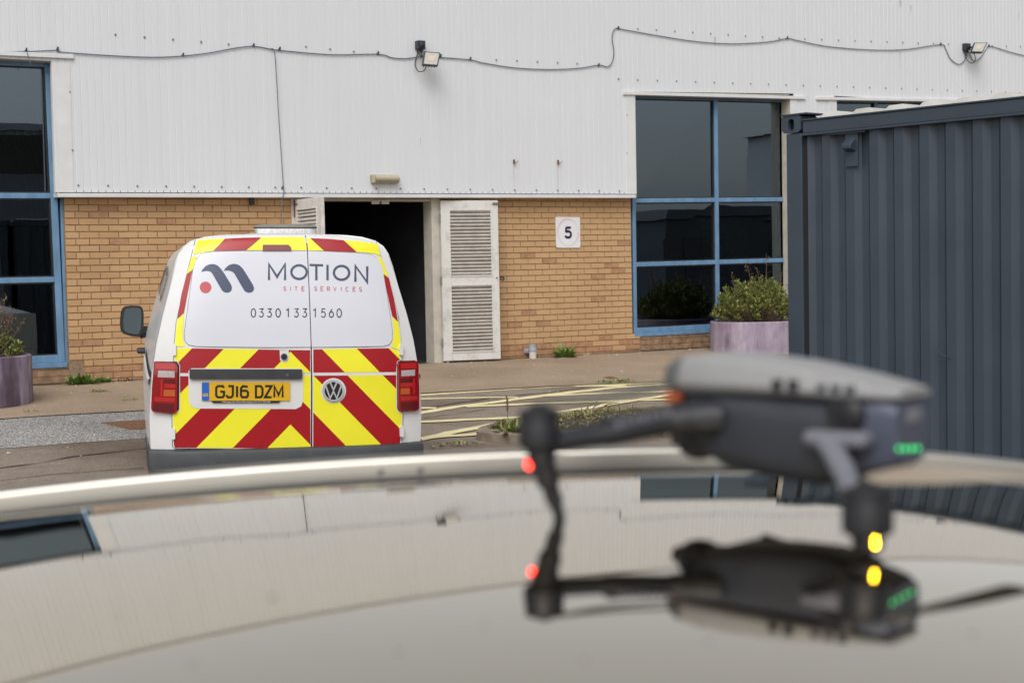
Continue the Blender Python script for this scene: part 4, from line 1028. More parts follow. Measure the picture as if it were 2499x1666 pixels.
# castings with their oval hand hole
def casting(x, y, z, sx, sy):
    mb = MB(); n = 20; hole = [(.067 + .026 * math.cos(2 * PI * k / n), .052 + (.026 * math.sin(2 * PI * k / n) + (.014 if math.sin(2 * PI * k / n) > 0 else -.014))) for k in range(n)]
    sqr = []
    for k in range(n):
        a_ = 2 * PI * k / n; c_, s_ = math.cos(a_), math.sin(a_); m_ = max(abs(c_), abs(s_)); sqr.append((.067 + .081 * c_ / m_ * .995, .052 + .059 * s_ / m_ + .007))
    o_ = [(x + sx * px, y, z + pz) for px, pz in sqr]; h_ = [(x + sx * px, y, z + pz) for px, pz in hole]; d_ = [(x + sx * px, y + sy * .03, z + pz) for px, pz in hole]
    mb.grid([o_, h_, d_], close=True); bk = [(x + sx * px, y + sy * .17, z + pz) for px, pz in sqr]; mb.grid([o_, bk], close=True); mb.add(bk, [tuple(range(n))])
    mb.add([(x + sx * (.067 + .04 * c), y + sy * .05, z + .052 + .05 * s2) for c, s2 in ((-1, -1), (1, -1), (1, 1), (-1, 1))], [(0, 1, 2, 3)])
    mb.build('corner_casting', 'container_paint', cont, world=False)
for x, sx in ((-.012, 1), (CL + .012, -1)):
    for y, sy in ((-.004, 1), (CW + .004, -1)):
        for z in (0.0, CH - .112): casting(x, y, z, sx, sy)
cbox('corner_plate', -.03, .19, -.012, .18, CH + .001, CH + .012, .002)
RZ = CH - .112
RD = .034
cbox('top_rail', PW + .015, CL - PW, .0, .07, RZ + .022 - RD, CH - .008 - RD, .004)
cbox('rail_lip', PW + .015, CL - PW, -.014, .075, RZ + .006 - RD, RZ + .021 - RD, .003)
cbox('rail_lip', PW + .015, CL - PW, -.008, .075, CH - .0075 - RD, CH + .003 - RD, .002)
cbox('bottom_rail', PW, CL - PW, .0, .06, .02, .17)
for y in (CW - .07,): cbox('top_rail', PW, CL - PW, y, y + .07, RZ, CH - .008)
def corrug(x0, x1, pitch, dep, f):     # list of (x, depth)
    pts = []; x = x0
    while x < x1:
        for fr_, d in ((0, 0), (.36, 0), (.54, dep), (.82, dep)):
            if x0 + f < x + fr_ * pitch < x1: pts.append((x + fr_ * pitch, d))
        x += pitch
    pts.append((x1, 0)); return pts
PITCH = .190
cs = corrug(PW - .025, CL - PW, PITCH, .036, .055)
mb = MB(); mb.grid([[(x, .012 + d, z) for x, d in cs] for z in (.165, RZ + .01 - RD)]); mb.build('side_panel', 'container_paint', cont, world=False, bevel=0)
mb = MB(); mb.box((PW + .017, .04, CH / 2), (.034, .03, CH - .3)); mb.build('weld_gap', 'black_gap', cont, world=False)
mb = MB(); mb.grid([[(x, CW - .012 - d, z) for x, d in cs] for z in (.15, RZ)]); mb.build('side_panel', 'container_paint', cont, world=False)
for x, sg in ((.02, 1), (CL - .02, -1)):
    ce = corrug(PW, CW - PW, .25, .04, 0); mb = MB(); mb.grid([[(x + sg * d, y, z) for y, d in ce] for z in (.12, CH - .06)]); mb.build('end_panel', 'container_paint', cont, world=False)
    cbox('end_rail', x - .02 if sg > 0 else x - .05, x + .05 if sg > 0 else x + .02, PW, CW - PW, CH - .12, CH - .01)
# roof sheet with pressed ribs across it
rows = []; x = .20
prof = []
while x < CL - .2:
    for fr_, d in ((0, 0), (.08, .034), (.20, .056), (.60, .058), (.74, .034), (.84, 0)): prof.append((x + fr_ * .258, d))
    x += .258
mb = MB(); mb.grid([[(px, y, CH - .046 + d * k) for px, d in prof] for y, k in ((.06, .0), (.10, 1), (CW - .1, 1), (CW - .06, 0))]); mb.build('roof_panel', 'container_roof', cont, smooth=30, world=False)
# vent box and lashing rings
mb = MB(); vx = None
def con_x(u, v):      # local x on the side plane
    d = ray(u, v); n = e2; t_ = (c0 - CAM).dot(n) / d.dot(n); p = CAM + d * t_; return (p - c0).dot(e1), p.z - CZ
vx, vz = con_x(1955, 310); vx2, vz2 = con_x(1955, 368)
mb = MB(); mb.hexa([(vx - .035, -.055, vz - .06), (vx + .035, -.055, vz - .06), (vx + .035, -.055, vz2 + .07), (vx - .035, -.055, vz2 + .07)], [(vx - .04, .03, vz + .01), (vx + .04, .03, vz + .01), (vx + .04, .03, vz2 + .04), (vx - .04, .03, vz2 + .04)])
mb.build('vent_cover', 'container_paint', cont, world=False, bevel=.008)
mb = MB(); mb.box((vx + .005, .002, (vz + vz2) / 2 - .01), (.10, .012, vz - vz2 + .06)); mb.lathe((vx + .02, -.006, vz2 + .005), [(.008, 0), (.008, -.006)], 8, Matrix.Rotation(PI / 2, 4, 'X')); mb.build('vent_plate', 'container_paint', cont, world=False)
dxx, dzz = con_x(2165, 815)
mb = MB(); mb.tube([(dxx - .05, .004, dzz + .03), (dxx, .0, dzz), (dxx + .06, .004, dzz - .015)], [.002, .005, .002], 6); mb.build('dent', 'container_paint', cont, world=False)
sx0, _ = con_x(1900, 283); sx1, _ = con_x(1990, 275)
mb = MB(); mb.box(((sx0 + sx1) / 2, -.016, RZ - .002 - RD), (sx1 - sx0, .004, .012)); mb.build('scuff', 'black_gap', cont, world=False)

# ================================================================== VAN
VH = math.radians(32.55 - 13.5)
p0 = AT(656, 784, 10.15); vx_, vy_ = p0.x, p0.y
up_n = Vector((0, .045, 1)).normalized()
up_n = Vector((0, -.045, 1)).normalized()
fwd = Vector((math.sin(VH), math.cos(VH), 0)); fwd = (fwd - up_n * fwd.dot(up_n)).normalized(); rgt = fwd.cross(up_n).normalized()
MV = Matrix(((rgt.x, fwd.x, up_n.x, vx_), (rgt.y, fwd.y, up_n.y, vy_), (rgt.z, fwd.z, up_n.z, gz(vy_)), (0, 0, 0, 1)))
MVI = MV.inverted()
van = thing('van', 'white panel van with red and yellow chevron rear doors parked facing the brick wall', 'van', M=MV)
WZ = [(.25, .85), (.45, .860), (.66, .866), (.80, .858), (.93, .848), (1.13, .816), (1.30, .776), (1.46, .732), (1.60, .695), (1.68, .666), (1.73, .635), (1.765, .585), (1.79, .50), (1.806, .36), (1.813, .19), (1.815, .0)]
def wz(z): return interp(z, [p[0] for p in WZ], [p[1] for p in WZ])
def fz(z): return interp(z, [.2, .5, .95, 1.10, 1.25, 1.4, 1.55, 1.65, 1.71, 1.75, 1.78, 1.80, 1.81, 1.816], [0, 0, .0, .012, .032, .062, .10, .128, .148, .164, .18, .205, .27, .5])
def sy(x, z):
    w_ = max(wz(z), .12); t_ = min(abs(x) / w_, 1.0); return fz(z) + .085 * t_ ** 5
oV = MVI @ CAM
def vhit(u, v):
    d = (MVI.to_3x3() @ ray(u, v)); y = 0.0
    for _ in range(40):
        t_ = (y - oV.y) / d.y; x = oV.x + d.x * t_; z = oV.z + d.z * t_
        zc = min(z, 1.80); xc = max(-wz(zc) * .998, min(wz(zc) * .998, x)); y = .5 * y + .5 * sy(xc, zc)
    return x, y, z
def vz_px(zx, zy): return ((280 + zx / 2.37625) / 1.0625, (520 + zy / 2.37625) / 1.0625)
def vmap(zx, zy, off):
    x, y, z = vhit(*vz_px(zx, zy))
    # outward normal, approximately
    h = .01; xc = max(-wz(min(z, 1.8)) * .99, min(wz(min(z, 1.8)) * .99, x))
    nx = (sy(xc + h, z) - sy(xc - h, z)) / (2 * h); nz = (sy(xc, z + h) - sy(xc, z - h)) / (2 * h)
    n = Vector((nx, -1, nz)); n.x = max(-1.5, min(1.5, n.x)); n.z = max(-1.2, min(1.2, n.z)); n.normalize()
    return Vector((x, y, z)) + n * off
def vpoly(name, pts, off, mat, parent=van, skirt=0.0, step=40, smooth=35):
    xs_ = [p[0] for p in pts]; ys_ = [p[1] for p in pts]
    nx = [k * step for k in range(int(min(xs_) // step) + 1, int(max(xs_) // step) + 1)]; ny = [k * step for k in range(int(min(ys_) // step) + 1, int(max(ys_) // step) + 1)]
    vs, fs, bd = poly_cut(pts, nx, ny); mb = MB(); n = len(vs)
    P = [vmap(x, y, off) for x, y in vs]
    if skirt:
        P += [vmap(x, y, off - skirt) for x, y in vs]; fs = fs + [(a, b_, b_ + n, a + n) for a, b_ in bd]
    mb.add(P, fs); return mb.build(name, mat, parent, world=False, smooth=smooth)
def vquads(name, quads, off, mat, parent=van, scale=None):
    mb = MB(); k = 0
    for st_ in quads:
        for q in st_:
            mb.add([vmap(*(scale(p) if scale else p), off + .00025 * (k % 5)) for p in q], [(0, 1, 2, 3)])
        k += 1
    return mb.build(name, mat, parent, world=False)
# --- shell
zs_ = [.25, .35, .45, .56, .66, .73, .80, .87, .93, 1.03, 1.13, 1.22, 1.30, 1.38, 1.46, 1.53, 1.60, 1.64, 1.68, 1.71, 1.73, 1.75, 1.765, 1.78, 1.79, 1.80, 1.806, 1.81, 1.813]
NX = 20
rows = [[Vector((wz(z) * (2 * k / NX - 1), sy(wz(z) * (2 * k / NX - 1), z), z)) for k in range(NX + 1)] for z in zs_]
mb = MB(); mb.grid(rows)
def zmax(y): return interp(y, [0, .3, .6, .95, 1.6, 2.3, 2.75, 3.5, 4.2, 4.40], [1.832, 1.82, 1.796, 1.772, 1.74, 1.71, 1.63, 1.06, .86, .70])
def wsc(y): return interp(y, [0, .3, .8, 2.5, 3.6, 4.1, 4.4], [1, 1.012, 1.018, 1.018, 1.0, .93, .80])
st_y = [None, .22, .4, .7, 1.2, 1.8, 2.4, 2.75, 3.1, 3.5, 3.9, 4.2, 4.36]
rings = []
for y in st_y:
    rg = []
    for sgn, zl in ((-1, zs_), (1, zs_[::-1])):
        for z in zl:
            w_ = wz(z)
            if y is None: rg.append(Vector((sgn * w_, sy(w_, z), z)))
            else:
                yy = max(y, sy(w_, z) + .001); zz = z if z < .9 else .9 + (z - .9) * max(.0, (zmax(yy) - .9)) / .915
                w2 = w_ * wsc(yy)
                if yy > 3.3: w2 = lerp(w2, .86 * wsc(yy), min(1, (yy - 3.3) / .5)) if z > .93 else w2
                rg.append(Vector((sgn * w2, yy, zz)))
    rings.append(rg)
mb.grid(rings, close=False); mb.add(rings[-1], [tuple(range(len(rings[-1])))])
mb.build('body', 'van_white', van, world=False, smooth=38)
# --- doors: black sheet standing in for the shade in the gaps, then each leaf slightly proud
DL = [(472, 158), (560, 146), (640, 140), (800, 134), (960, 131), (1101, 131), (1110, 175), (1115, 225), (1135, 775), (1138, 1000), (1136, 1364), (700, 1364), (350, 1361), (338, 1350), (336, 1240), (334, 1162), (360, 1150), (374, 1138), (376, 885), (364, 862), (344, 858), (346, 775), (358, 640), (392, 480), (430, 320)]
DR = [(1106, 131), (1250, 137), (1380, 147), (1510, 164), (1528, 215), (1560, 320), (1600, 440), (1640, 600), (1654, 700), (1660, 790), (1662, 852), (1640, 860), (1634, 880), (1636, 1130), (1644, 1146), (1668, 1158), (1667, 1240), (1660, 1300), (1660, 1336), (1640, 1346), (1145, 1362), (1146, 1000), (1142, 775), (1121, 225), (1116, 175)]
def grow(poly, d):
    cx = sum(p[0] for p in poly) / len(poly); cy = sum(p[1] for p in poly) / len(poly); out = []
    for i, p in enumerate(poly):
        a, c = poly[i - 1], poly[(i + 1) % len(poly)]; t_ = Vector((c[0] - a[0], c[1] - a[1])).normalized(); n = Vector((t_.y, -t_.x)); out.append((p[0] + n.x * d, p[1] + n.y * d))
    return out
allgap = [(466, 158), (640, 138), (960, 128), (1250, 134), (1514, 160), (1566, 320), (1646, 600), (1666, 850), (1640, 880), (1640, 1130), (1673, 1158), (1672, 1240), (1664, 1340), (1640, 1351), (1138, 1369), (350, 1367), (333, 1352), (330, 1160), (370, 1140), (372, 885), (340, 858), (342, 775), (354, 640), (388, 480), (425, 320)]
vpoly('door_gap_shade', allgap, .0015, 'black_gap', step=45)
dl = vpoly('rear_door', DL, .007, 'van_white', skirt=.006, step=22)
drr = vpoly('rear_door', DR, .007, 'van_white', skirt=.006, step=22)
# --- chevrons: one big caret pattern, apex at x = 1018
KB = [500, 185, -20, -235, -437, -645, -835, -1100]
def chev(pieces, off, parent):
    for pc in pieces:
        for side in (-1, 1):
            for bi in range(len(KB) - 1):
                hi, lo = KB[bi], KB[bi + 1]
                if side == 1:    # right of apex: k = y - 1.02 x
                    q = clip(pc, -1, 0, -1018); q = clip(q, -1.02, 1, hi) if q else q; q = clip(q, 1.02, -1, -lo) if len(q) > 2 else []
                else:            # mirrored about x = 1018: k = y - 1.02 (2036 - x)
                    q = clip(pc, 1, 0, 1018); q = clip(q, 1.02, 1, hi + 1.02 * 2036) if q else q; q = clip(q, -1.02, -1, -(lo + 1.02 * 2036)) if len(q) > 2 else []
                if len(q) < 3: continue
                ar = abs(sum(q[i - 1][0] * q[i][1] - q[i][0] * q[i - 1][1] for i in range(len(q)))) / 2
                if ar < 60: continue
                red = bi in (1, 3, 5)
                vpoly('chevron_stripe', q, off, 'chev_red' if red else 'chev_yellow', parent, step=60)
chev([[(352, 787), (410, 783), (954, 792), (1010, 793), (1132, 794), (1133, 925), (1094, 926), (380, 926), (380, 884), (366, 856), (348, 852)],
      [(380, 944), (1133, 941), (1134, 1361), (352, 1358), (345, 1346), (343, 1290), (348, 1284), (340, 1235), (339, 1166), (362, 1156), (380, 1142)]], .0085, dl)
chev([[(1150, 790), (1420, 785), (1592, 783), (1650, 800), (1656, 848), (1634, 858), (1628, 920), (1151, 923)],
      [(1151, 941), (1629, 938), (1630, 1134), (1640, 1151), (1662, 1162), (1661, 1225), (1652, 1235), (1655, 1300), (1652, 1332), (1636, 1341), (1150, 1357)]], .0085, drr)
for nm, par, lst in (('L', dl, [('chev_yellow', [(483, 165), (560, 159), (640, 155), (572, 222), (500, 232), (455, 246)]), ('chev_red', [(641, 155), (745, 150), (848, 148), (762, 218), (573, 222)]), ('chev_yellow', [(850, 148), (1000, 146), (1098, 147), (1108, 185), (1111, 219), (764, 218)]),
                                ('chev_yellow', [(448, 258), (480, 254), (458, 320), (452, 332), (421, 354)]), ('chev_red', [(420, 356), (452, 334), (428, 450), (403, 580), (366, 614), (388, 480)]), ('chev_yellow', [(402, 583), (366, 618), (357, 690), (352, 758), (360, 772), (408, 775), (398, 740), (396, 690)])]),
                     ('R', drr, [('chev_yellow', [(1113, 149), (1133, 152), (1211, 221), (1120, 219)]), ('chev_red', [(1134, 152), (1230, 155), (1325, 163), (1400, 229), (1212, 221)]), ('chev_yellow', [(1327, 163), (1430, 172), (1520, 186), (1537, 252), (1500, 238), (1450, 232), (1402, 229)]),
                                 ('chev_yellow', [(1518, 262), (1543, 264), (1584, 376), (1550, 354)]), ('chev_red', [(1551, 356), (1585, 379), (1615, 500), (1638, 630), (1605, 598), (1580, 480)]), ('chev_yellow', [(1606, 601), (1639, 634), (1653, 730), (1655, 798), (1600, 776), (1612, 735), (1614, 680)])])):
    for mt, pg in lst: vpoly('chevron_stripe', pg, .0105, mt, par, step=22)
# --- blanked rear windows covered with white vinyl
WL = [(556, 229), (700, 224), (900, 222), (1114, 223), (1126, 500), (1136, 776), (900, 778), (600, 775), (470, 772), (430, 764), (410, 742), (406, 700), (428, 540), (457, 330), (474, 276), (500, 244)]
WR = [(1119, 223), (1250, 227), (1400, 235), (1480, 244), (1518, 265), (1545, 310), (1575, 480), (1604, 680), (1604, 735), (1588, 762), (1556, 771), (1400, 774), (1141, 777), (1131, 500)]
for pg, par in ((WL, dl), (WR, drr)):
    vpoly('window_seal', grow(pg, -3.0) if False else grow(pg, 3.0), .0088, 'rubber', par, step=50)
    vpoly('window_panel', pg, .0125, 'vinyl_white', par, skirt=.004, step=50)
# --- lettering (flat print); pixel frame of its own close-up
def mz(p): return ((420 + p[0] / 4.055 - 280) * 2.37625, (540 + p[1] / 4.055 - 520) * 2.37625)
LT = .0138
q = []
for ch, x0, x1, y0, y1, sk in (('M', 957, 1116, 430, 585, 0), ('O', 1178, 1330, 440, 574, 0)): q += glyph(ch, x0, y0, x1, y1, 23, sk)
vquads('lettering', q, LT, 'logo_navy', dl, mz)
q = []
for ch, x0, x1, y0, y1, sk in (('T', 1358, 1492, 437, 586, 3), ('I', 1520, 1550, 436, 587, 0), ('O', 1598, 1748, 446, 582, 0), ('N', 1809, 1924, 446, 602, 6)): q += glyph(ch, x0, y0, x1, y1, 23, sk)
vquads('lettering', q, LT, 'logo_navy', drr, mz)
q = []
for ch, x in (('S', 1114), ('I', 1171), ('T', 1224), ('E', 1294)): q += glyph(ch, x - 13, 651, x + 13, 690, 6)
vquads('lettering', q, LT, 'logo_red', dl, mz)
q = []
for i, (ch, x) in enumerate((('S', 1418), ('E', 1482), ('R', 1545), ('V', 1608), ('I', 1670), ('C', 1728), ('E', 1798), ('S', 1860))): q += glyph(ch, x - 13, 650 + i, x + 13, 690 + i, 6)
vquads('lettering', q, LT, 'logo_red', drr, mz)
q = []
for ch, x in (('0', 803), ('3', 882), ('3', 962), ('0', 1047), ('1', 1148), ('3', 1228), ('3', 1310)): q += glyph(ch, x - 22, 868, x + 22, 949, 9.5)
vquads('lettering', q, LT, 'ink_dark', dl, mz)
q = []
for ch, x in (('1', 1415), ('5', 1495), ('6', 1573), ('0', 1650)): q += glyph(ch, x - 22, 869, x + 22, 951, 9.5)
vquads('lettering', q, LT, 'ink_dark', drr, mz)
S1 = [(292, 508), (305, 480), (335, 448), (375, 430), (412, 428), (448, 440), (480, 470), (508, 508), (583, 630), (592, 660), (585, 690), (565, 707), (538, 710), (512, 703), (494, 688), (400, 525), (380, 503), (350, 495), (320, 498)]
S2 = [(512, 494), (528, 468), (560, 440), (600, 426), (635, 428), (668, 442), (700, 475), (722, 508), (798, 632), (810, 665), (802, 692), (782, 708), (752, 710), (726, 700), (710, 685), (618, 525), (598, 505), (565, 492), (535, 492)]
vpoly('logo_mark', [mz(p) for p in S1], LT, 'logo_navy', dl, step=60); vpoly('logo_mark', [mz(p) for p in S2], LT + .0006, 'logo_navy', dl, step=60)
vpoly('logo_dot', [mz(p) for p in circ(333, 658, 57, 28)], LT, 'logo_red', dl, step=60)
# --- high brake light, lock, hinges
vpoly('brake_light', [(858, 190), (1005, 190), (1021, 205), (1021, 223), (856, 223)], .022, 'brake_red', dl, skirt=.014, step=60)
vpoly('lock_patch', [(955, 794), (1008, 794), (1010, 835), (1003, 855), (990, 864), (972, 864), (958, 853)], .0098, 'van_white', dl, step=60)
vpoly('lock', circ(981, 832, 19, 16), .020, 'bumper', dl, skirt=.012, step=60); vpoly('lock_face', circ(981, 832, 11, 14), .0215, 'rubber', dl, step=60)
for par, lst in ((dl, [(341, 764, 360, 825), (333, 1246, 354, 1308)]), (drr, [(1645, 762, 1664, 823), (1648, 1232, 1668, 1294)])):
    for x0, y0, x1, y1 in lst:
        vpoly('door_hinge', rrect(x0, y0, x1, y1, 4, 2), .024, 'van_white', par, skirt=.02, step=60)
# --- handle bar and number plate recess
vpoly('plate_recess', [(445, 899), (1078, 899), (1091, 912), (1092, 1085), (1080, 1118), (1050, 1134), (470, 1131), (442, 1115), (430, 1085), (428, 915)], .0105, 'van_white', dl, skirt=.004, step=60)
vpoly('handle_bar', rrect(436, 904, 1085, 959, 8, 3), .030, 'handle_grey', dl, skirt=.02, step=70)
vpoly('key_lock', circ(998, 935, 9, 12), .0315, 'chrome', dl, step=60)
npl = vpoly('number_plate', rrect(505, 978, 1015, 1085, 6, 3), .018, 'plate_yellow', dl, skirt=.007, step=70)
vpoly('plate_band', rrect(506, 979, 548, 1084, 5, 3), .0192, 'plate_blue', npl, step=70)
vpoly('dealer_strip', [(558, 1085), (962, 1085), (950, 1098), (570, 1098)], .019, 'plate_black', npl, step=70)
for ch, x0, x1 in (('bG', 588, 634), ('bJ', 646, 686), ('I', 700, 716), ('b6', 730, 772), ('bD', 812, 856), ('Z', 870, 908), ('M', 924, 972)): vquads('plate_text', glyph(ch, x0, 1000, x1, 1064, 12.5), .0198, 'plate_black', npl)
vquads('plate_text', glyph('G', 512, 1044, 524, 1058, 3.5), .0200, 'plate_gold', npl); vquads('plate_text', glyph('B', 529, 1044, 540, 1058, 3.5), .0200, 'plate_gold', npl)
def text_mesh(txt, x0, y0, h, wid, off, mat, parent):
    cu = bpy.data.curves.new('t', 'FONT'); cu.body = txt; cu.size = 1; ob = bpy.data.objects.new('t', cu); COL.objects.link(ob)
    bpy.context.view_layer.update(); me = ob.to_mesh(); xs_ = [v.co.x for v in me.vertices]; sc_ = wid / (max(xs_) - min(xs_)); mn = min(xs_)
    mb = MB(); mb.add([vmap(x0 + (v.co.x - mn) * sc_, y0 - v.co.y * h * 1.35, off) for v in me.vertices], [tuple(p.vertices) for p in me.polygons])
    ob.to_mesh_clear(); bpy.data.objects.remove(ob); bpy.data.curves.remove(cu)
    return mb.build('dealer_text', mat, parent, world=False)
text_mesh('Volkswagen Van Centre (Birmingham) Tel. 0121 200 2600', 620, 1095.5, 9, 280, .0198, 'white_print', npl)
# --- round badge
vpoly('badge_surround', circ(1267, 1028, 73, 36), .0098, 'van_white', drr, step=60)
bd_ = vpoly('badge', circ(1266, 1028, 61, 36), .017, 'plate_black', drr, skirt=.008, step=60)
mb = MB()
def bq(pts, w, off): 
    for k, ln in enumerate(pts):
        for qd in stroke_quads(ln, w): mb.add([vmap(*p, off + .0003 * k) for p in qd] + [vmap(*p, off - .004) for p in qd], [(0, 1, 2, 3), (0, 1, 5, 4), (1, 2, 6, 5), (2, 3, 7, 6), (3, 0, 4, 7)])
bq([arc(1266, 1028, 56, 56, 0, 360, 40), [(1246, 977), (1266, 1022), (1286, 977)], [(1222, 1000), (1247, 1071), (1266, 1030), (1285, 1071), (1310, 1000)]], 9, .022)
mb.build('badge_emblem', 'badge_metal', bd_, world=False)
# --- tail lamps
for side in (-1, 1):
    if side < 0:
        ol = [(238, 862), (345, 866), (362, 872), (370, 890), (366, 1138), (356, 1156), (330, 1158), (228, 1146), (220, 1130), (226, 1000)]
        parts_ = [('lamp_clear', [(262, 913), (353, 916), (353, 951), (258, 949)]), ('lamp_bright', [(245, 870), (355, 874), (357, 905), (250, 903)]), ('lamp_dark', [(292, 962), (356, 964), (356, 985), (292, 984)]), ('lamp_bright', [(296, 986), (356, 988), (356, 1012), (296, 1011)]),
                  ('lamp_orange', [(292, 1020), (355, 1022), (355, 1060), (290, 1058)]), ('lamp_bright', [(240, 1062), (354, 1068), (352, 1092), (238, 1088)]), ('lamp_dark', [(236, 1098), (350, 1104), (348, 1150), (232, 1140)]), ('lamp_bright', [(276, 960), (286, 961), (284, 1060), (272, 1058)])]
    else:
        ol = [(1648, 862), (1740, 858), (1748, 870), (1752, 1000), (1754, 1128), (1746, 1140), (1650, 1146), (1640, 1132), (1636, 890), (1640, 868)]
        parts_ = [('lamp_clear', [(1652, 910), (1728, 906), (1728, 940), (1652, 944)]), ('lamp_bright', [(1648, 872), (1734, 868), (1738, 900), (1648, 902)]), ('lamp_dark', [(1648, 958), (1716, 956), (1716, 978), (1648, 980)]), ('lamp_bright', [(1648, 982), (1716, 980), (1716, 1004), (1648, 1006)]),
                  ('lamp_orange', [(1648, 1014), (1700, 1012), (1700, 1046), (1648, 1048)]), ('lamp_bright', [(1648, 1060), (1742, 1058), (1744, 1080), (1648, 1084)]), ('lamp_dark', [(1650, 1094), (1744, 1090), (1744, 1132), (1654, 1138)]), ('lamp_bright', [(1716, 956), (1728, 956), (1730, 1046), (1718, 1048)])]
    vpoly('lamp_gasket', grow(ol, 5 if True else -5), .004, 'rubber', step=30)
    lp = vpoly('tail_lamp', ol, .026, 'lamp_red', skirt=.03, step=24)
    for mt, pg in parts_: vpoly('lamp_lens', pg, .0275, mt, lp, step=24)
# --- bumper
def bump_ring(z, d):
    w_ = wz(z) + .004; pts = []
    for k in range(8): pts.append(Vector((-(w_ + d * .2) * wsc(.7), lerp(.75, .16, k / 7), z)))
    for k in range(25):
        x = -w_ + 2 * w_ * k / 24; pts.append(Vector((x * (1 + d * .2 / w_), sy(x, z) - d, z)))
    for k in range(8): pts.append(Vector(((w_ + d * .2) * wsc(.7), lerp(.16, .75, k / 7), z)))
    return pts
zb_ = MVI @ AT(656, 1032, 10.15); 
BZ = vhit(660, 1030)[2]
mb = MB(); mb.grid([bump_ring(BZ + .012, .0), bump_ring(BZ + .004, .035), bump_ring(BZ - .02, .045), bump_ring(BZ - .115, .05), bump_ring(BZ - .125, .035)]); mb.build('bumper', 'bumper', van, world=False, smooth=40)
mb = MB(); mb.grid([bump_ring(BZ - .124, .036), bump_ring(BZ - .16, .028), bump_ring(.26, .02), bump_ring(.22, -.02)]); mb.build('lower_bumper', 'bumper_low', van, world=False, smooth=40)
# --- wheels
for x in (-.745, .745):
    for y in (.78, 3.45):
        wv_ = thing('x', '', '', M=MV) if False else None
        s_ = 1 if x > 0 else -1; R9 = Matrix.Rotation(PI / 2, 4, 'Y')
        mb = MB(); mb.lathe((x, y, .315), [(.19, -.095), (.285, -.10), (.31, -.08), (.316, -.04), (.316, .04), (.31, .08), (.285, .10), (.19, .095)], 32, R9); wh = mb.build('wheel', 'rubber', van, world=False, smooth=50)
        mb = MB(); mb.lathe((x + s_ * .085, y, .315), [(.20, -.01 * s_), (.19, .012 * s_), (.15, -.01 * s_), (.05, .015 * s_)], 24, R9); mb.build('rim', 'grey_metal', wh, world=False, smooth=50)
        mb = MB(); mb.lathe((x + s_ * .075, y, .33), [(.37, -.03), (.38, .03 * 1)], 28, R9); mb.build('wheel_arch', 'bumper_low', van, world=False)
# --- side details: sliding door rail, handles, cab glass, mirrors, black lettering
for s_ in (-1, 1):
    def SP(y, z, o_=.0): return Vector((s_ * (wz(z if z < .9 else .9 + (z - .9) * .915 / max(.1, zmax(y) - .9)) * wsc(y) + o_), y, z))
    mb = MB(); mb.grid([[SP(.16 + .09 * k, z, .004) for k in range(18)] for z in (.905, .935, .95)]); mb.build('door_rail', 'black_gap', van, world=False)
    mb = MB(); mb.grid([[SP(.16 + .09 * k, z, o_) for k in range(18)] for z, o_ in ((.86, .004), (.875, .016), (.90, .016), (.906, .004))]); mb.build('side_moulding', 'van_white', van, world=False, smooth=40)
    gp = [(2.62, 1.06), (3.30, 1.04), (3.18, 1.18), (2.95, 1.42), (2.80, 1.48), (2.62, 1.50)]
    mb = MB(); mb.add([SP(y, z, .004) for y, z in gp], [tuple(range(len(gp)))]); mb.build('side_window', 'car_glass', van, world=False)
    mb = MB(); mb.grid([[SP(2.36 + .0 * k, z, .003) for z in (.4, .7, .9, 1.1, 1.3, 1.5, 1.65)], [SP(2.37, z, .003) for z in (.4, .7, .9, 1.1, 1.3, 1.5, 1.65)]]); mb.build('door_seam', 'black_gap', van, world=False)
    mb = MB(); mb.tube([SP(2.12, .90, .0), SP(2.13, .90, .045), SP(2.28, .90, .045), SP(2.29, .90, 0)], .018, 6); mb.build('door_handle', 'black_plastic', van, world=False, smooth=50)
    q = []
    wl_ = 1.25; y_hi = 2.1
    mb = MB(); kk = 0
    for i, ch in enumerate('MOTION'):
        y_a = y_hi - i * .235 if s_ < 0 else .75 + i * .235; y_b = y_a - (.19 if ch != 'I' else .04) * (1 if s_ < 0 else -1)
        for st in glyph(ch, 0, 0, 1, 1, .20):
            kk += 1
            for qd in st: mb.add([SP(lerp(y_a, y_b, p[0]), lerp(1.54, 1.36, p[1]), 0.006 + .0004 * (kk % 4)) for p in qd], [(0, 1, 2, 3)])
    mb.build('lettering', 'ink_dark', van, world=False)
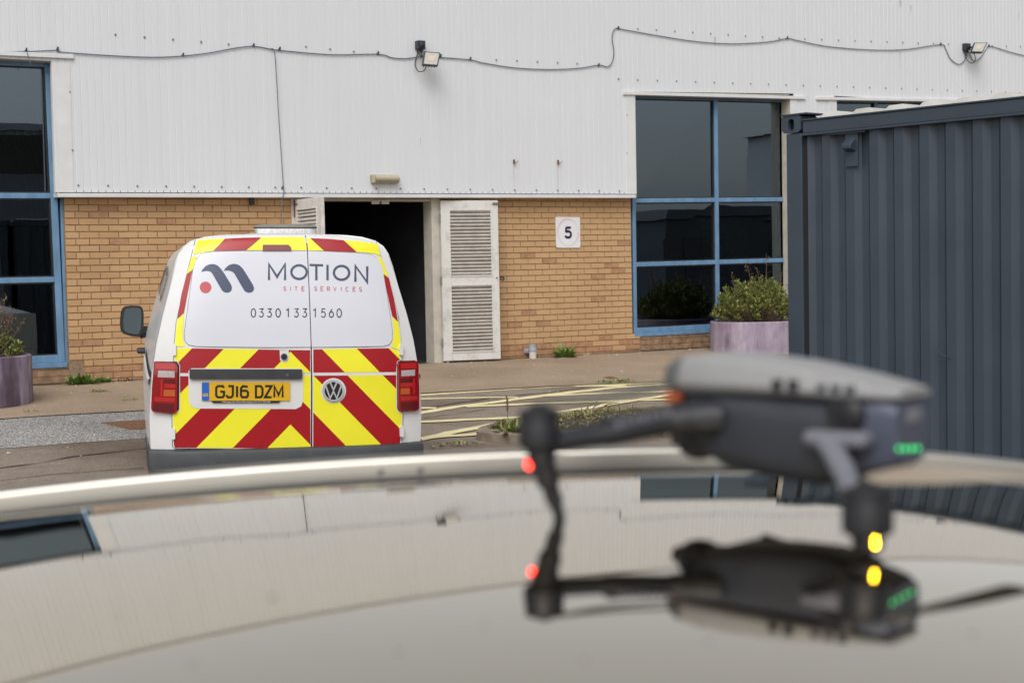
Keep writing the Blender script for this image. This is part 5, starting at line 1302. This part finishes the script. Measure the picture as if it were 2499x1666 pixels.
# left mirror measured from its outline; its twin mirrored
YM = 2.80
def mloc(zx, zy, y):
    d = MVI.to_3x3() @ ray(*vz_px(zx, zy)); t_ = (y - oV.y) / d.y; return oV + d * t_
ol = [(60, 540), (100, 536), (145, 538), (160, 548), (168, 580), (168, 660), (160, 700), (140, 717), (100, 714), (50, 700), (34, 680), (29, 640), (34, 580), (44, 552)]
gl_ = [(66, 553), (105, 548), (142, 550), (152, 562), (155, 610), (152, 670), (140, 700), (110, 702), (65, 690), (52, 672), (49, 630), (54, 575)]
for s_ in (-1, 1):
    mir = lambda p: Vector((p.x if s_ < 0 else -p.x, p.y, p.z))
    a = [mloc(*p, YM) for p in ol]; ctr = sum(a, Vector()) / len(a); b_ = [ctr.lerp(p, .95) + Vector((0, .07, 0)) for p in a]; c_ = [ctr.lerp(p, .55) + Vector((0, .13, 0)) for p in a]
    mb = MB(); mb.grid([[mir(p) for p in r] for r in (a, b_, c_)], close=True); mb.add([mir(p) for p in c_], [tuple(range(len(a)))]); mb.add([mir(p + Vector((0, .004, 0))) for p in a], [tuple(range(len(a)))])
    ae = mloc(176, 690, YM); mb.tube([mir(mloc(150, 695, YM) + Vector((0, .06, 0))), mir(mloc(178, 690, YM) + Vector((.02, .08, 0))), mir(mloc(205, 700, YM) + Vector((.02, .1, 0)))], [.05, .045, .05], 8)
    mo = mb.build('wing_mirror', 'black_plastic', van, world=False, smooth=40)
    mb = MB(); mb.add([mir(mloc(*p, YM - .004)) for p in gl_], [tuple(range(len(gl_)))]); mb.build('mirror_glass', 'mirror_glass', mo, world=False)
# --- light bar on the roof
def roofz(x, y): return 1.815
def LBm(zx, zy, y): return mloc(zx, zy, y)
YB = 1.35
lbL, lbR, lbT, lbB = LBm(808, 80, YB), LBm(1168, 80, YB), LBm(985, 66, YB), LBm(985, 110, YB)
cxb = (lbL.x + lbR.x) / 2; hw = (lbR.x - lbL.x) / 2; zt_ = lbL.z
ZR = .9 + .915 * (zmax(YB) - .9) / .915 - .012
bar_o = [(cxb + hw * c, YB + .15 * s2) for c, s2 in [((abs(math.cos(a_)) ** .45) * (1 if math.cos(a_) >= 0 else -1), (abs(math.sin(a_)) ** .6) * (1 if math.sin(a_) >= 0 else -1)) for a_ in [2 * PI * k / 40 for k in range(40)]]]
def ringz(z, f): return [Vector((cxb + (x - cxb) * f, YB + (y - YB) * f, z)) for x, y in bar_o]
mb = MB(); mb.grid([ringz(zt_ - .058, .90), ringz(zt_ - .050, .955), ringz(zt_ - .008, .99), ringz(zt_ - .006, .98)], close=True); mb.add(ringz(zt_ - .058, .90), [tuple(range(40))]); lb = mb.build('light_bar', 'beacon_lens', van, world=False, smooth=40)
mb = MB(); mb.grid([ringz(zt_ - .006, 1.0), ringz(zt_ + .004, 1.005), ringz(zt_ + .012, .93), ringz(zt_ + .019, .6), ringz(zt_ + .020, .02)], close=True); mb.build('lid', 'beacon_lid', lb, world=False, smooth=40)
mb = MB(); mb.grid([ringz(zt_ - .0085, 1.004), ringz(zt_ - .0015, 1.008)], close=True); mb.build('lid_seal', 'black_gap', lb, world=False)
for k in range(7):
    mb = MB(); mb.box((cxb + hw * (-.78 + .26 * k), YB - .115 + .012 * abs(k - 3), zt_ - .032), (.055, .012, .028)); mb.build('led_module', 'lens_pale', lb, world=False)
mb = MB(); mb.hexa([(cxb - .15, YB - .10, zt_ - .059), (cxb + .15, YB - .10, zt_ - .059), (cxb + .11, YB - .08, ZR), (cxb - .11, YB - .08, ZR)], [(cxb - .15, YB + .1, zt_ - .059), (cxb + .15, YB + .1, zt_ - .059), (cxb + .11, YB + .08, ZR), (cxb - .11, YB + .08, ZR)]); mb.build('mount', 'bumper_low', lb, world=False)
for sx in (-1, 1):
    mb = MB(); mb.tube([(cxb + sx * .20, YB - .08, zt_ - .055), (cxb + sx * .20, YB - .09, ZR + .005), (cxb + sx * .24, YB - .10, ZR - .004)], .008, 6); mb.build('foot', 'grey_metal', lb, world=False)
# ================================================================== CAR (seen across its roof)
LAM = .909
B0, H0, RB = 1.364, .2175, 7.3
A0 = .09
def la(a):      # lengthwise crown
    d = a - A0
    return -(d * d) / (2 * 6.4) if d < 0 else -(d * d) / (2 * 5.2) - max(0, d - .25) ** 2 * .12
def roofz_(a, b):
    z = -H0 + la(a)
    d = b - (B0 + .35 * min(a * a, .5))
    z -= d * d / (2 * RB)
    return z
BE = 1.735
def bea(a): return BE + .09 * (max(-.7, min(.7, a)) - .12)
#              # where the roof skin meets the ditch
BN = .52                 # near edge of the roof
AL, AR = -1.05, .98
groundcar = -.45 - CAM.z
car = thing('parked_car', 'champagne silver car whose glossy roof carries the drone', 'car', M=Matrix.Translation(AB(-.2, 1.15, groundcar + .0)))
na, nb = 60, 40
rows = []
for j in range(nb + 1):
    row = []
    for i in range(na + 1):
        a = lerp(AL, AR, i / na); b = lerp(BN, bea(a), (j / nb) ** .8); z = roofz_(a, b)
        e_ = max(0, (b - (bea(a) - .03)) / .03); z -= .004 * e_ ** 2
        row.append(AB(a, b, z))
    rows.append(row)
mb = MB(); mb.grid(rows); o = mb.build('roof', 'car_paint', car, smooth=80)
def along(b, dz, n=60, a0=AL, a1=AR): return [AB(lerp(a0, a1, i / n), b + bea(lerp(a0, a1, i / n)) - BE, roofz_(lerp(a0, a1, i / n), bea(lerp(a0, a1, i / n))) + dz) for i in range(n + 1)]
RB0 = 1.865
# ditch seal between skin and rail
mb = MB(); mb.grid([along(BE - .001, -.0045), along(BE + .006, -.020), along(RB0 - .003, -.036), along(RB0 - .0025, -.0145), along(RB0 + .002, -.0135)]); mb.build('roof_seal', 'rubber', car, smooth=40)
# raised rail: rounded box section that runs down into the skin at both ends
def rail_h(a):
    t_ = min((a - AL) / .18, (AR - a) / .18, 1.0); return max(0.02, math.sin(max(0, t_) * PI / 2))
prof = [(0, -.042), (.0, .0045), (.0006, .0072), (.0022, .0092), (.005, .0103), (.014, .0112), (.026, .0105), (.031, .006), (.034, -.004), (.034, -.042)]
rows = []
for i in range(91):
    a = lerp(AL, AR, i / 90); h = rail_h(a); zz = roofz_(a, bea(a)); bo = bea(a) - BE
    rows.append([AB(a, RB0 + bo + pb, zz + (pz + .042) * h - .042) for pb, pz in prof])
mb = MB(); mb.grid(rows); mb.build('roof_rail', 'rail_metal', car, smooth=50)
for u in (872, 962):
    a = (u - 1176) / 3670 * RB0; mb = MB(); p = AB(a, RB0 + bea(a) - BE - .0005, roofz_(a, bea(a)) - .006); mb.lathe(p, [(.0045, .0), (.004, .0015), (.002, .001)], 12, Matrix.Rotation(PI / 2, 4, 'X')); mb.build('rail_plug', 'grey_metal', car)
# far side below the rail, and the simple rest of the body
mb = MB(); mb.grid([along(RB0 + .034, -.036), along(RB0 + .05, -.05), along(RB0 + .10, -.085)]); mb.build('cant_rail', 'car_body', car, smooth=40)
def side(bn, sgn):
    mb = MB(); zt = lambda a: roofz_(a, BE) - .075
    w = [(AL + .05, AR - .05, zt, -.0), (AL - .25, AR + .45, lambda a: -.62, .16)]
    R1 = [AB(lerp(AL, AR, i / 20), bn, roofz_(lerp(AL, AR, i / 20), BE) - .078) for i in range(21)]
    R2 = [AB(lerp(AL - .45, AR + .65, i / 20), bn + sgn * .17, -H0 - .50) for i in range(21)]
    mb.grid([R1, R2]); mb.build('side_window', 'car_glass', car)
    R0 = [AB(lerp(AL - 1.0, AR + 1.45, i / 30), bn + sgn * .18, -H0 - .495) for i in range(31)]
    R3 = [AB(lerp(AL - 1.1, AR + 1.5, i / 30), bn + sgn * .24, -H0 - .75) for i in range(31)]; R4 = [AB(lerp(AL - 1.1, AR + 1.5, i / 30), bn + sgn * .20, groundcar + .22) for i in range(31)]
    mb = MB(); mb.grid([R0, R3, R4]); mb.build('body_side', 'car_body', car, smooth=40)
    for a in (AL - .15, .0, AR + .3):
        mb = MB(); p1 = AB(lerp(a, 0, .15), bn + sgn * .004, roofz_(lerp(a, 0, .15), BE) - .08); p2 = AB(a, bn + sgn * .176, -H0 - .50); d9 = EX * .05
        mb.hexa([p1 - d9, p1 + d9, p2 + d9, p2 - d9], [q + EY * (sgn * .012) for q in (p1 - d9, p1 + d9, p2 + d9, p2 - d9)]); mb.build('pillar', 'car_body', car)
    for a in (-1.25, 1.45):
        Rw = Matrix((EX, EY, EZ)).transposed() @ Matrix.Rotation(PI / 2, 3, 'X'); mb = MB()
        mb.lathe(AB(a, bn + sgn * .12, groundcar + .32), [(.2, -.10), (.3, -.105), (.32, -.06), (.32, .06), (.3, .105), (.2, .10)], 28, Rw.to_4x4()); wh = mb.build('wheel', 'rubber', car, smooth=50)
        mb = MB(); mb.lathe(AB(a, bn + sgn * .20, groundcar + .32), [(.21, .0), (.2, .015), (.06, .005)], 24, Rw.to_4x4()); mb.build('rim', 'grey_metal', wh, smooth=50)
side(RB0 + .10, 1); side(BN - .12, -1)
mb = MB(); mb.grid([[AB(AL, b, roofz_(AL, b)) for b in (BN - .1, BN, B0, BE, RB0 + .1)], [AB(AL - .48, b, -H0 - .50) for b in (BN - .25, BN - .1, B0, BE + .1, RB0 + .26)]]); mb.build('windscreen', 'car_glass', car)
mb = MB(); mb.grid([[AB(AR, b, roofz_(AR, b)) for b in (BN - .1, BN, B0, BE, RB0 + .1)], [AB(AR + .68, b, -H0 - .50) for b in (BN - .25, BN - .1, B0, BE + .1, RB0 + .26)]]); mb.build('rear_screen', 'car_glass', car)
mb = MB()
for a0, a1 in ((AL - .48, AL - 1.1), (AR + .68, AR + 1.5)):
    mb.grid([[AB(a0, b, -H0 - .495) for b in (BN - .3, B0, RB0 + .27)], [AB(a1, b, -H0 - .55) for b in (BN - .3, B0, RB0 + .27)], [AB(a1, b, groundcar + .22) for b in (BN - .3, B0, RB0 + .27)]])
mb.build('bonnet', 'car_body', car)
mb = MB(); mb.grid([along(BN, .0, a0=AL, a1=AR), [AB(lerp(AL, AR, i / 60), BN - .06, roofz_(lerp(AL, AR, i / 60), BN) - .02) for i in range(61)], [AB(lerp(AL, AR, i / 60), BN - .12, roofz_(lerp(AL, AR, i / 60), BN) - .075) for i in range(61)]])
mb.v[:61] = [AB(lerp(AL, AR, i / 60), BN, roofz_(lerp(AL, AR, i / 60), BN)) for i in range(61)]
mb.build('near_cant_rail', 'car_body', car, smooth=60)
# dried drop marks on the paint
simple('water_mark', (.42, .38, .31), .5, var=0)
for u, v, r in ((610, 1372, .0035), (1620, 1478, .0016), (250, 1420, .0014), (900, 1500, .0018), (1100, 1440, .0012), (420, 1530, .0015), (1330, 1520, .0013), (2230, 1460, .0016), (700, 1290, .0012)):
    b = 1.0; 
    for _ in range(30):
        a = (u - 1176) / 3670 * b; b = -roofz_(a, b) * 3670 / (v - (610 - .0188 * (u - 1176)))
    p = AB(a, b, roofz_(a, b) + .0004); mb = MB(); mb.add([p + EX * (r * math.cos(2 * PI * k / 12)) + EY * (r * 2.2 * math.sin(2 * PI * k / 12)) for k in range(12)], [tuple(range(12))]); mb.build('water_mark', 'water_mark', car)

# ================================================================== DRONE
TH = math.radians(38)
DX = EX * -math.cos(TH) + EY * math.sin(TH); DY = EX * -math.sin(TH) - EY * math.cos(TH)   # nose, port
OA, OB = .2385, 1.393
do = AB(OA, OB, -H0 - .0012)
MD = Matrix(((DX.x, DY.x, 0, do.x), (DX.y, DY.y, 0, do.y), (0, 0, 1, do.z), (0, 0, 0, 1)))
drn = thing('drone', 'dark grey folding quadcopter drone with lit lamps standing on the car roof', 'drone', M=MD)
def dob(mb, name, mat, parent=drn, **k): return mb.build(name, mat, parent, world=False, **k)
def section(x, w0, w1, z0, z1, r=.3, n=6):    # rounded rectangular ring at station x: bottom half-width w0, top half-width w1
    pts = []
    for (sx, sz) in ((1, -1), (1, 1), (-1, 1), (-1, -1)):
        for k in range(n):
            f = k / (n - 1) * PI / 2
            a0 = {(1, -1): -PI / 2, (1, 1): 0, (-1, 1): PI / 2, (-1, -1): PI}[(sx, sz)]
            h = (z1 - z0); rr = r * h; ww = w0 if sz < 0 else w1
            rx = min(rr, ww * .9)
            pts.append(Vector((x, sx * (ww - rx) + rx * math.cos(a0 + f), (z0 + rr if sz < 0 else z1 - rr) + rr * math.sin(a0 + f))))
    return pts
def loft(secs, caps=True):
    mb = MB(); mb.grid(secs, close=True); n = len(secs[0])
    if caps: mb.add(secs[0], [tuple(range(n))]); mb.add(secs[-1], [tuple(range(n))])
    return mb
# belly and sides
dob(loft([section(.092, .020, .026, .066, .104), section(.078, .028, .034, .050, .107), section(.045, .038, .040, .036, .108), section(0, .040, .041, .030, .107), section(-.045, .040, .041, .027, .105), section(-.078, .039, .041, .033, .104)]), 'fuselage', 'drone_dark', smooth=45)
# battery block closing the tail
bt = dob(loft([section(-.079, .030, .037, .036, .106, .22), section(-.108, .030, .037, .044, .105, .22), section(-.118, .026, .033, .050, .101, .25)]), 'battery', 'drone_battery', smooth=45)
for k in range(4):
    mb = MB(); mb.ball((-.1185, .0290 - .0125 * k, .0640 - .0012 * k), .0017, 10, (.4, 1.0, 1.0)); dob(mb, 'led', 'led_green', bt)
mb = MB(); mb.box((-.118, .0, .088), (.004, .026, .012)); dob(mb, 'power_button', 'drone_silver', bt, bevel=.002)
# light grey top shell, nose round, thinning to the tail
sh = dob(loft([section(.112, .014, .010, .108, .121, .45), section(.108, .026, .024, .103, .128, .45), section(.096, .036, .033, .099, .1335, .42), section(.07, .041, .037, .101, .137, .38), section(.03, .043, .037, .1025, .136, .36), section(-.02, .043, .036, .1025, .131, .36), section(-.07, .042, .034, .1025, .122, .36), section(-.105, .038, .031, .103, .114, .4), section(-.120, .033, .027, .104, .111, .4)]), 'top_shell', 'drone_grey', smooth=50)
dob(loft([section(.1125, .012, .008, .1075, .1195, .45), section(.1088, .0265, .0245, .1025, .1285, .45), section(.0968, .0365, .0335, .0985, .1338, .42), section(.088, .0385, .0346, .0992, .1349, .40)]), 'shaded_nose', 'drone_nose_shade', sh, smooth=50)  # front of the shell repeated in darker grey, its shade put into the colour
for x in (-.015, -.030):
    mb = MB(); mb.box((x, .0425, .1135), (.008, .004, .010)); dob(mb, 'vent', 'drone_black', sh)
for x in (-.055, -.068, -.081):
    mb = MB(); mb.box((x, .0405, .112), (.007, .004, .006)); dob(mb, 'vent', 'drone_dark', sh)
mb = MB(); mb.box((.094, .034, .098), (.016, .010, .009)); dob(mb, 'strap_clip', 'drone_orange', bevel=.003)
# optical sensors
for x, y, z, r in ((-.079, .036, .091, .0145), (.060, .034, .089, .012), (-.079, -.036, .091, .0145), (.060, -.034, .089, .012)):
    mb = MB(); mb.ball((x, y, z), r, 14, (1, .55, 1)); so = dob(mb, 'sensor', 'drone_black', smooth=60)
mb = MB(); mb.box((-.071, .0365, .086), (.026, .009, .040)); dob(mb, 'sensor_panel', 'drone_black', bevel=.003)
# gimbal camera slung under the nose
mb = MB(); mb.ball((.088, .0, .060), .022, 14, (1.0, 1.15, .95)); gc = dob(mb, 'gimbal_camera', 'drone_black', smooth=60)
mb = MB(); mb.box((.072, .0, .062), (.05, .058, .03)); dob(mb, 'gimbal_guard', 'drone_black', gc, bevel=.009)
mb = MB(); mb.tube([(.107, 0, .060), (.113, 0, .060)], .010, 12); dob(mb, 'camera_lens', 'car_glass', gc)
# arms, motors, legs, lamps, folding blades
def motor(x, y, z0, z1, r):
    mb = MB(); mb.lathe((x, y, z0), [(r * .85, 0), (r, .003), (r, (z1 - z0) * .55), (r * .96, (z1 - z0) * .6), (r * .96, (z1 - z0) - .002), (r * .55, z1 - z0), (r * .35, z1 - z0 + .004)], 20)
    return dob(mb, 'motor', 'drone_black', smooth=40)
def prop(x, y, z, angs, L, mats, sag=0.0, chord=.0135, tw0=24):
    for a, mt in zip(angs, mats):
        d = EX * math.cos(a) + EY * math.sin(a); d = MD.to_3x3().inverted() @ d; s2 = Vector((-d.y, d.x, 0)); rows = []
        for k in range(13):
            t_ = k / 12; ch = chord * (math.sin(PI * min(1, t_ * 1.4 + .18) * .5) * (1 - .55 * max(0, t_ - .35))) ; tw = math.radians(tw0 * (1 - .58 * t_))
            c = Vector((x, y, z)) + d * (L * t_) + Vector((0, 0, -sag * t_ * t_))
            u_ = s2 * math.cos(tw) + Vector((0, 0, math.sin(tw))); nn = Vector((0, 0, .0011))
            rows.append([c - u_ * ch + nn * 0, c - u_ * ch * .4 + nn, c + u_ * ch * .5 + nn, c + u_ * ch, c + u_ * ch * .4 - nn, c - u_ * ch * .4 - nn])
        mb = MB(); mb.grid(rows, close=True); mb.add(rows[-1], [tuple(range(6))]); dob(mb, 'propeller_blade', mt, smooth=40)
for s_ in (1,):
    mb = MB(); mb.tube(crv([(.048, s_ * .030, .083), (.078, s_ * .054, .081), (.112, s_ * .110, .073), (.144, s_ * .165, .068)], 6), [.020] * 4 + [.018] * 3 + [.0145] * 6 + [.0125] * 6, 12, flat=.8); am = dob(mb, 'front_arm', 'drone_arm', smooth=60)
    mb = MB(); mb.box((.104, s_ * .0985, .0765), (.016, .040, .020), Matrix.Rotation(-s_ * .52, 4, 'Z')); dob(mb, 'arm_label', 'drone_dark', am)
    motor(.144, s_ * .168, .064, .098, .0178)
    for k in range(7):
        mb = MB(); q9 = Vector((.078 + .0042 * k * 1.05, s_ * (.062 + .0066 * k), .0905 - .0012 * k)); mb.box(q9 + Vector((-.004, s_ * .012, -.002)), (.003, .0035 if k % 3 else .005, .006), Matrix.Rotation(-s_ * .5, 4, 'Z')); dob(mb, 'arm_marking', 'drone_silver', am)
    ft = [(.144, s_ * .168, .066), (.1435, s_ * .163, .050), (.143, s_ * .1555, .030), (.142, s_ * .148, .012), (.142, s_ * .143, .0)]
    mb = MB(); mb.tube(crv(ft, 5), [.0125] * 5 + [.0105] * 5 + [.0075] * 5 + [.0052] * 5 + [.0045], 10); lg = dob(mb, 'landing_leg', 'drone_arm', smooth=60)
    ou = MD.to_3x3().inverted() @ (-EX); mb = MB(); mb.ball(Vector((.1435, s_ * .164, .050)) + (ou * .0120 if s_ > 0 else Vector((.01, 0, 0))), .0026, 10, (1, 1, 1.5)); dob(mb, 'lamp', 'led_red', lg)
    prop(.144, s_ * .168, .101, (math.radians(36), math.radians(24)), .138, ('drone_prop_dark', 'drone_prop_dark'), -.010, .0095, 9)
    mb = MB(); mb.tube(crv([(-.045, s_ * .034, .070), (-.066, s_ * .050, .066), (-.094, s_ * .080, .050), (-.122, s_ * .118, .036), (-.143, s_ * .140, .030)], 5), [.011] * 6 + [.0105] * 5 + [.0095] * 5 + [.009] * 5, 12, flat=.8); ra = dob(mb, 'rear_arm', 'drone_silver', smooth=60)
    mb = MB(); mb.box((-.072, s_ * .044, .071), (.056, .024, .013)); dob(mb, 'arm_hinge', 'drone_silver', ra, bevel=.005)
    motor(-.143, s_ * .140, .012, .048, .0195)
    mb = MB(); mb.lathe((-.143, s_ * .140, .0), [(.010, 0), (.012, .002), (.012, .011)], 14); ft_ = dob(mb, 'foot', 'drone_black')
    fv = MD.to_3x3().inverted() @ (-EY); mb = MB(); [mb.ball(Vector((-.143, s_ * .140, .0054 + .0028 * k)) + fv * .0125 + (MD.to_3x3().inverted() @ EX) * .003, .0010, 8) for k in range(3)]; dob(mb, 'lamp', 'led_yellow', ft_)['kind'] = 'stuff'
    prop(-.143, s_ * .140, .053, (math.radians(33), math.radians(36)), .19, ('drone_prop_lit', 'drone_prop_lit'), .014, .019)

# starboard arms, folded back against the fuselage
for nm, mt, pts, rr, mp, lgd in (('front_arm', 'drone_arm', [(.060, -.036, .092), (.030, -.047, .090), (-.035, -.050, .086)], .0105, (-.052, -.057, .076, .100), 1), ('rear_arm', 'drone_silver', [(-.060, -.036, .060), (-.020, -.046, .056), (.040, -.048, .052)], .0095, (.050, -.050, .042, .064), 0)):
    mb = MB(); mb.tube(crv(pts, 5), rr, 10, flat=.8); dob(mb, nm, mt, smooth=60); motor(mp[0], mp[1], mp[2], mp[3], .0125)
    mb = MB(); mb.tube([(mp[0], mp[1], mp[2]), (mp[0], mp[1], .02), (mp[0], mp[1], .0)] if lgd else [(mp[0], mp[1], mp[2]), (mp[0] - .03, mp[1], .046), (mp[0] - .06, mp[1], .048)], [.008, .006, .005], 8) if True else mb.tube([(mp[0], mp[1], mp[2]), (mp[0] + .01, mp[1], .02), (mp[0] + .012, mp[1], .0)], [.008, .006, .005], 8); dob(mb, 'landing_leg', 'drone_arm', smooth=60)

# ================================================================== ACROSS THE YARD (seen only as reflections in glass and paint)
cb_ = thing('site_cabin', 'dark steel site cabin standing across the yard to the right', 'cabin', (22.4, -15.4, -.45))
mb = MB(); mb.box((22.4, -15.4, .95), (6.2, 2.5, 2.8)); mb.build('wall', 'container_paint', cb_, bevel=.02)
mb = MB(); mb.hexa([(19.2, -14.05, 2.355), (25.6, -14.05, 2.355), (25.6, -16.75, 2.355), (19.2, -16.75, 2.355)], [(19.5, -14.3, 2.62), (25.3, -14.3, 2.62), (25.3, -16.5, 2.62), (19.5, -16.5, 2.62)]); mb.build('roof', 'far_roof', cb_)
for x_ in (20.6, 23.4):
    mb = MB(); mb.box((x_, -14.14, 1.35), (1.3, .04, .9)); mb.build('shutter', 'far_roof', cb_, bevel=.01)

def shed(name, x0, x1, y0, y1, h, wall_m, label, band=None, roof_rise=1.2):
    root = thing(name, label, 'building', ((x0 + x1) / 2, (y0 + y1) / 2, -.45))
    z0 = -.5; mb = MB(); pit = .35; xs_ = []
    x = x0
    while x < x1 - pit: xs_ += [(x, 0), (x + pit * .4, 0), (x + pit * .5, .05), (x + pit * .9, .05)]; x += pit
    xs_.append((x1, 0))
    mb.grid([[(x, y1 - d, z) for x, d in xs_] for z in (z0, h)]); mb.add([(x0, y0, z0), (x0, y1, z0), (x0, y1, h), (x0, y0, h)], [(0, 1, 2, 3)]); mb.add([(x1, y0, z0), (x1, y1, z0), (x1, y1, h), (x1, y0, h)], [(0, 1, 2, 3)]); mb.add([(x0, y0, z0), (x1, y0, z0), (x1, y0, h), (x0, y0, h)], [(0, 1, 2, 3)])
    mb.build('wall', wall_m, root)
    if band: mb = MB(); mb.box(((x0 + x1) / 2, y1 + .06, (band[0] + band[1]) / 2), (x1 - x0 + .1, .12, band[1] - band[0])); mb.build('fascia', 'far_band', root)
    ym = (y0 + y1) / 2; mb = MB(); mb.grid([[(x0 - .2, y, z) for y, z in ((y1 + .2, h), (ym, h + roof_rise), (y0 - .2, h))], [(x1 + .2, y, z) for y, z in ((y1 + .2, h), (ym, h + roof_rise), (y0 - .2, h))]]); mb.build('roof', 'far_roof', root)
    for k in range(3):
        xx = lerp(x0, x1, .2 + .3 * k); mb = MB(); mb.box((xx, y1 + .03, 1.3), (3.2, .1, 3.5)); mb.build('roller_door', 'far_roof', root)
    return root
shed('far_unit', -6, 26, -72, -54, 7.6, 'far_wall', 'pale industrial unit with dark fascia band across the yard', (5.2, 7.4))
shed('low_unit', 4, 17, -46, -38, 2.3, 'far_band', 'low dark shed with pitched roof across the yard', None, 2.6)
shed('tall_shed', 38, 62, -32.5, -30, 6.2, 'far_shed', 'pale blue grey corrugated shed at the far side of the yard', None, .05)
hp = MB(); rows = []; r7 = random.Random(11)
for i in range(90):
    x = -70 + 2.2 * i; h = 2.2 + r7.uniform(-.5, .8); rows.append([(x, -80 + r7.uniform(-.6, .6), -.5), (x + r7.uniform(-.5, .5), -79.5 + r7.uniform(-.6, .6), h * .6), (x, -81, h), (x, -83, h * .9), (x, -84, -.5)])
hp.grid(rows); hd = hp.build('hedge', 'hedge_green'); struct(hd, 'stuff'); hd['label'] = 'dark distant hedge line across the yard'; hd['category'] = 'hedge'
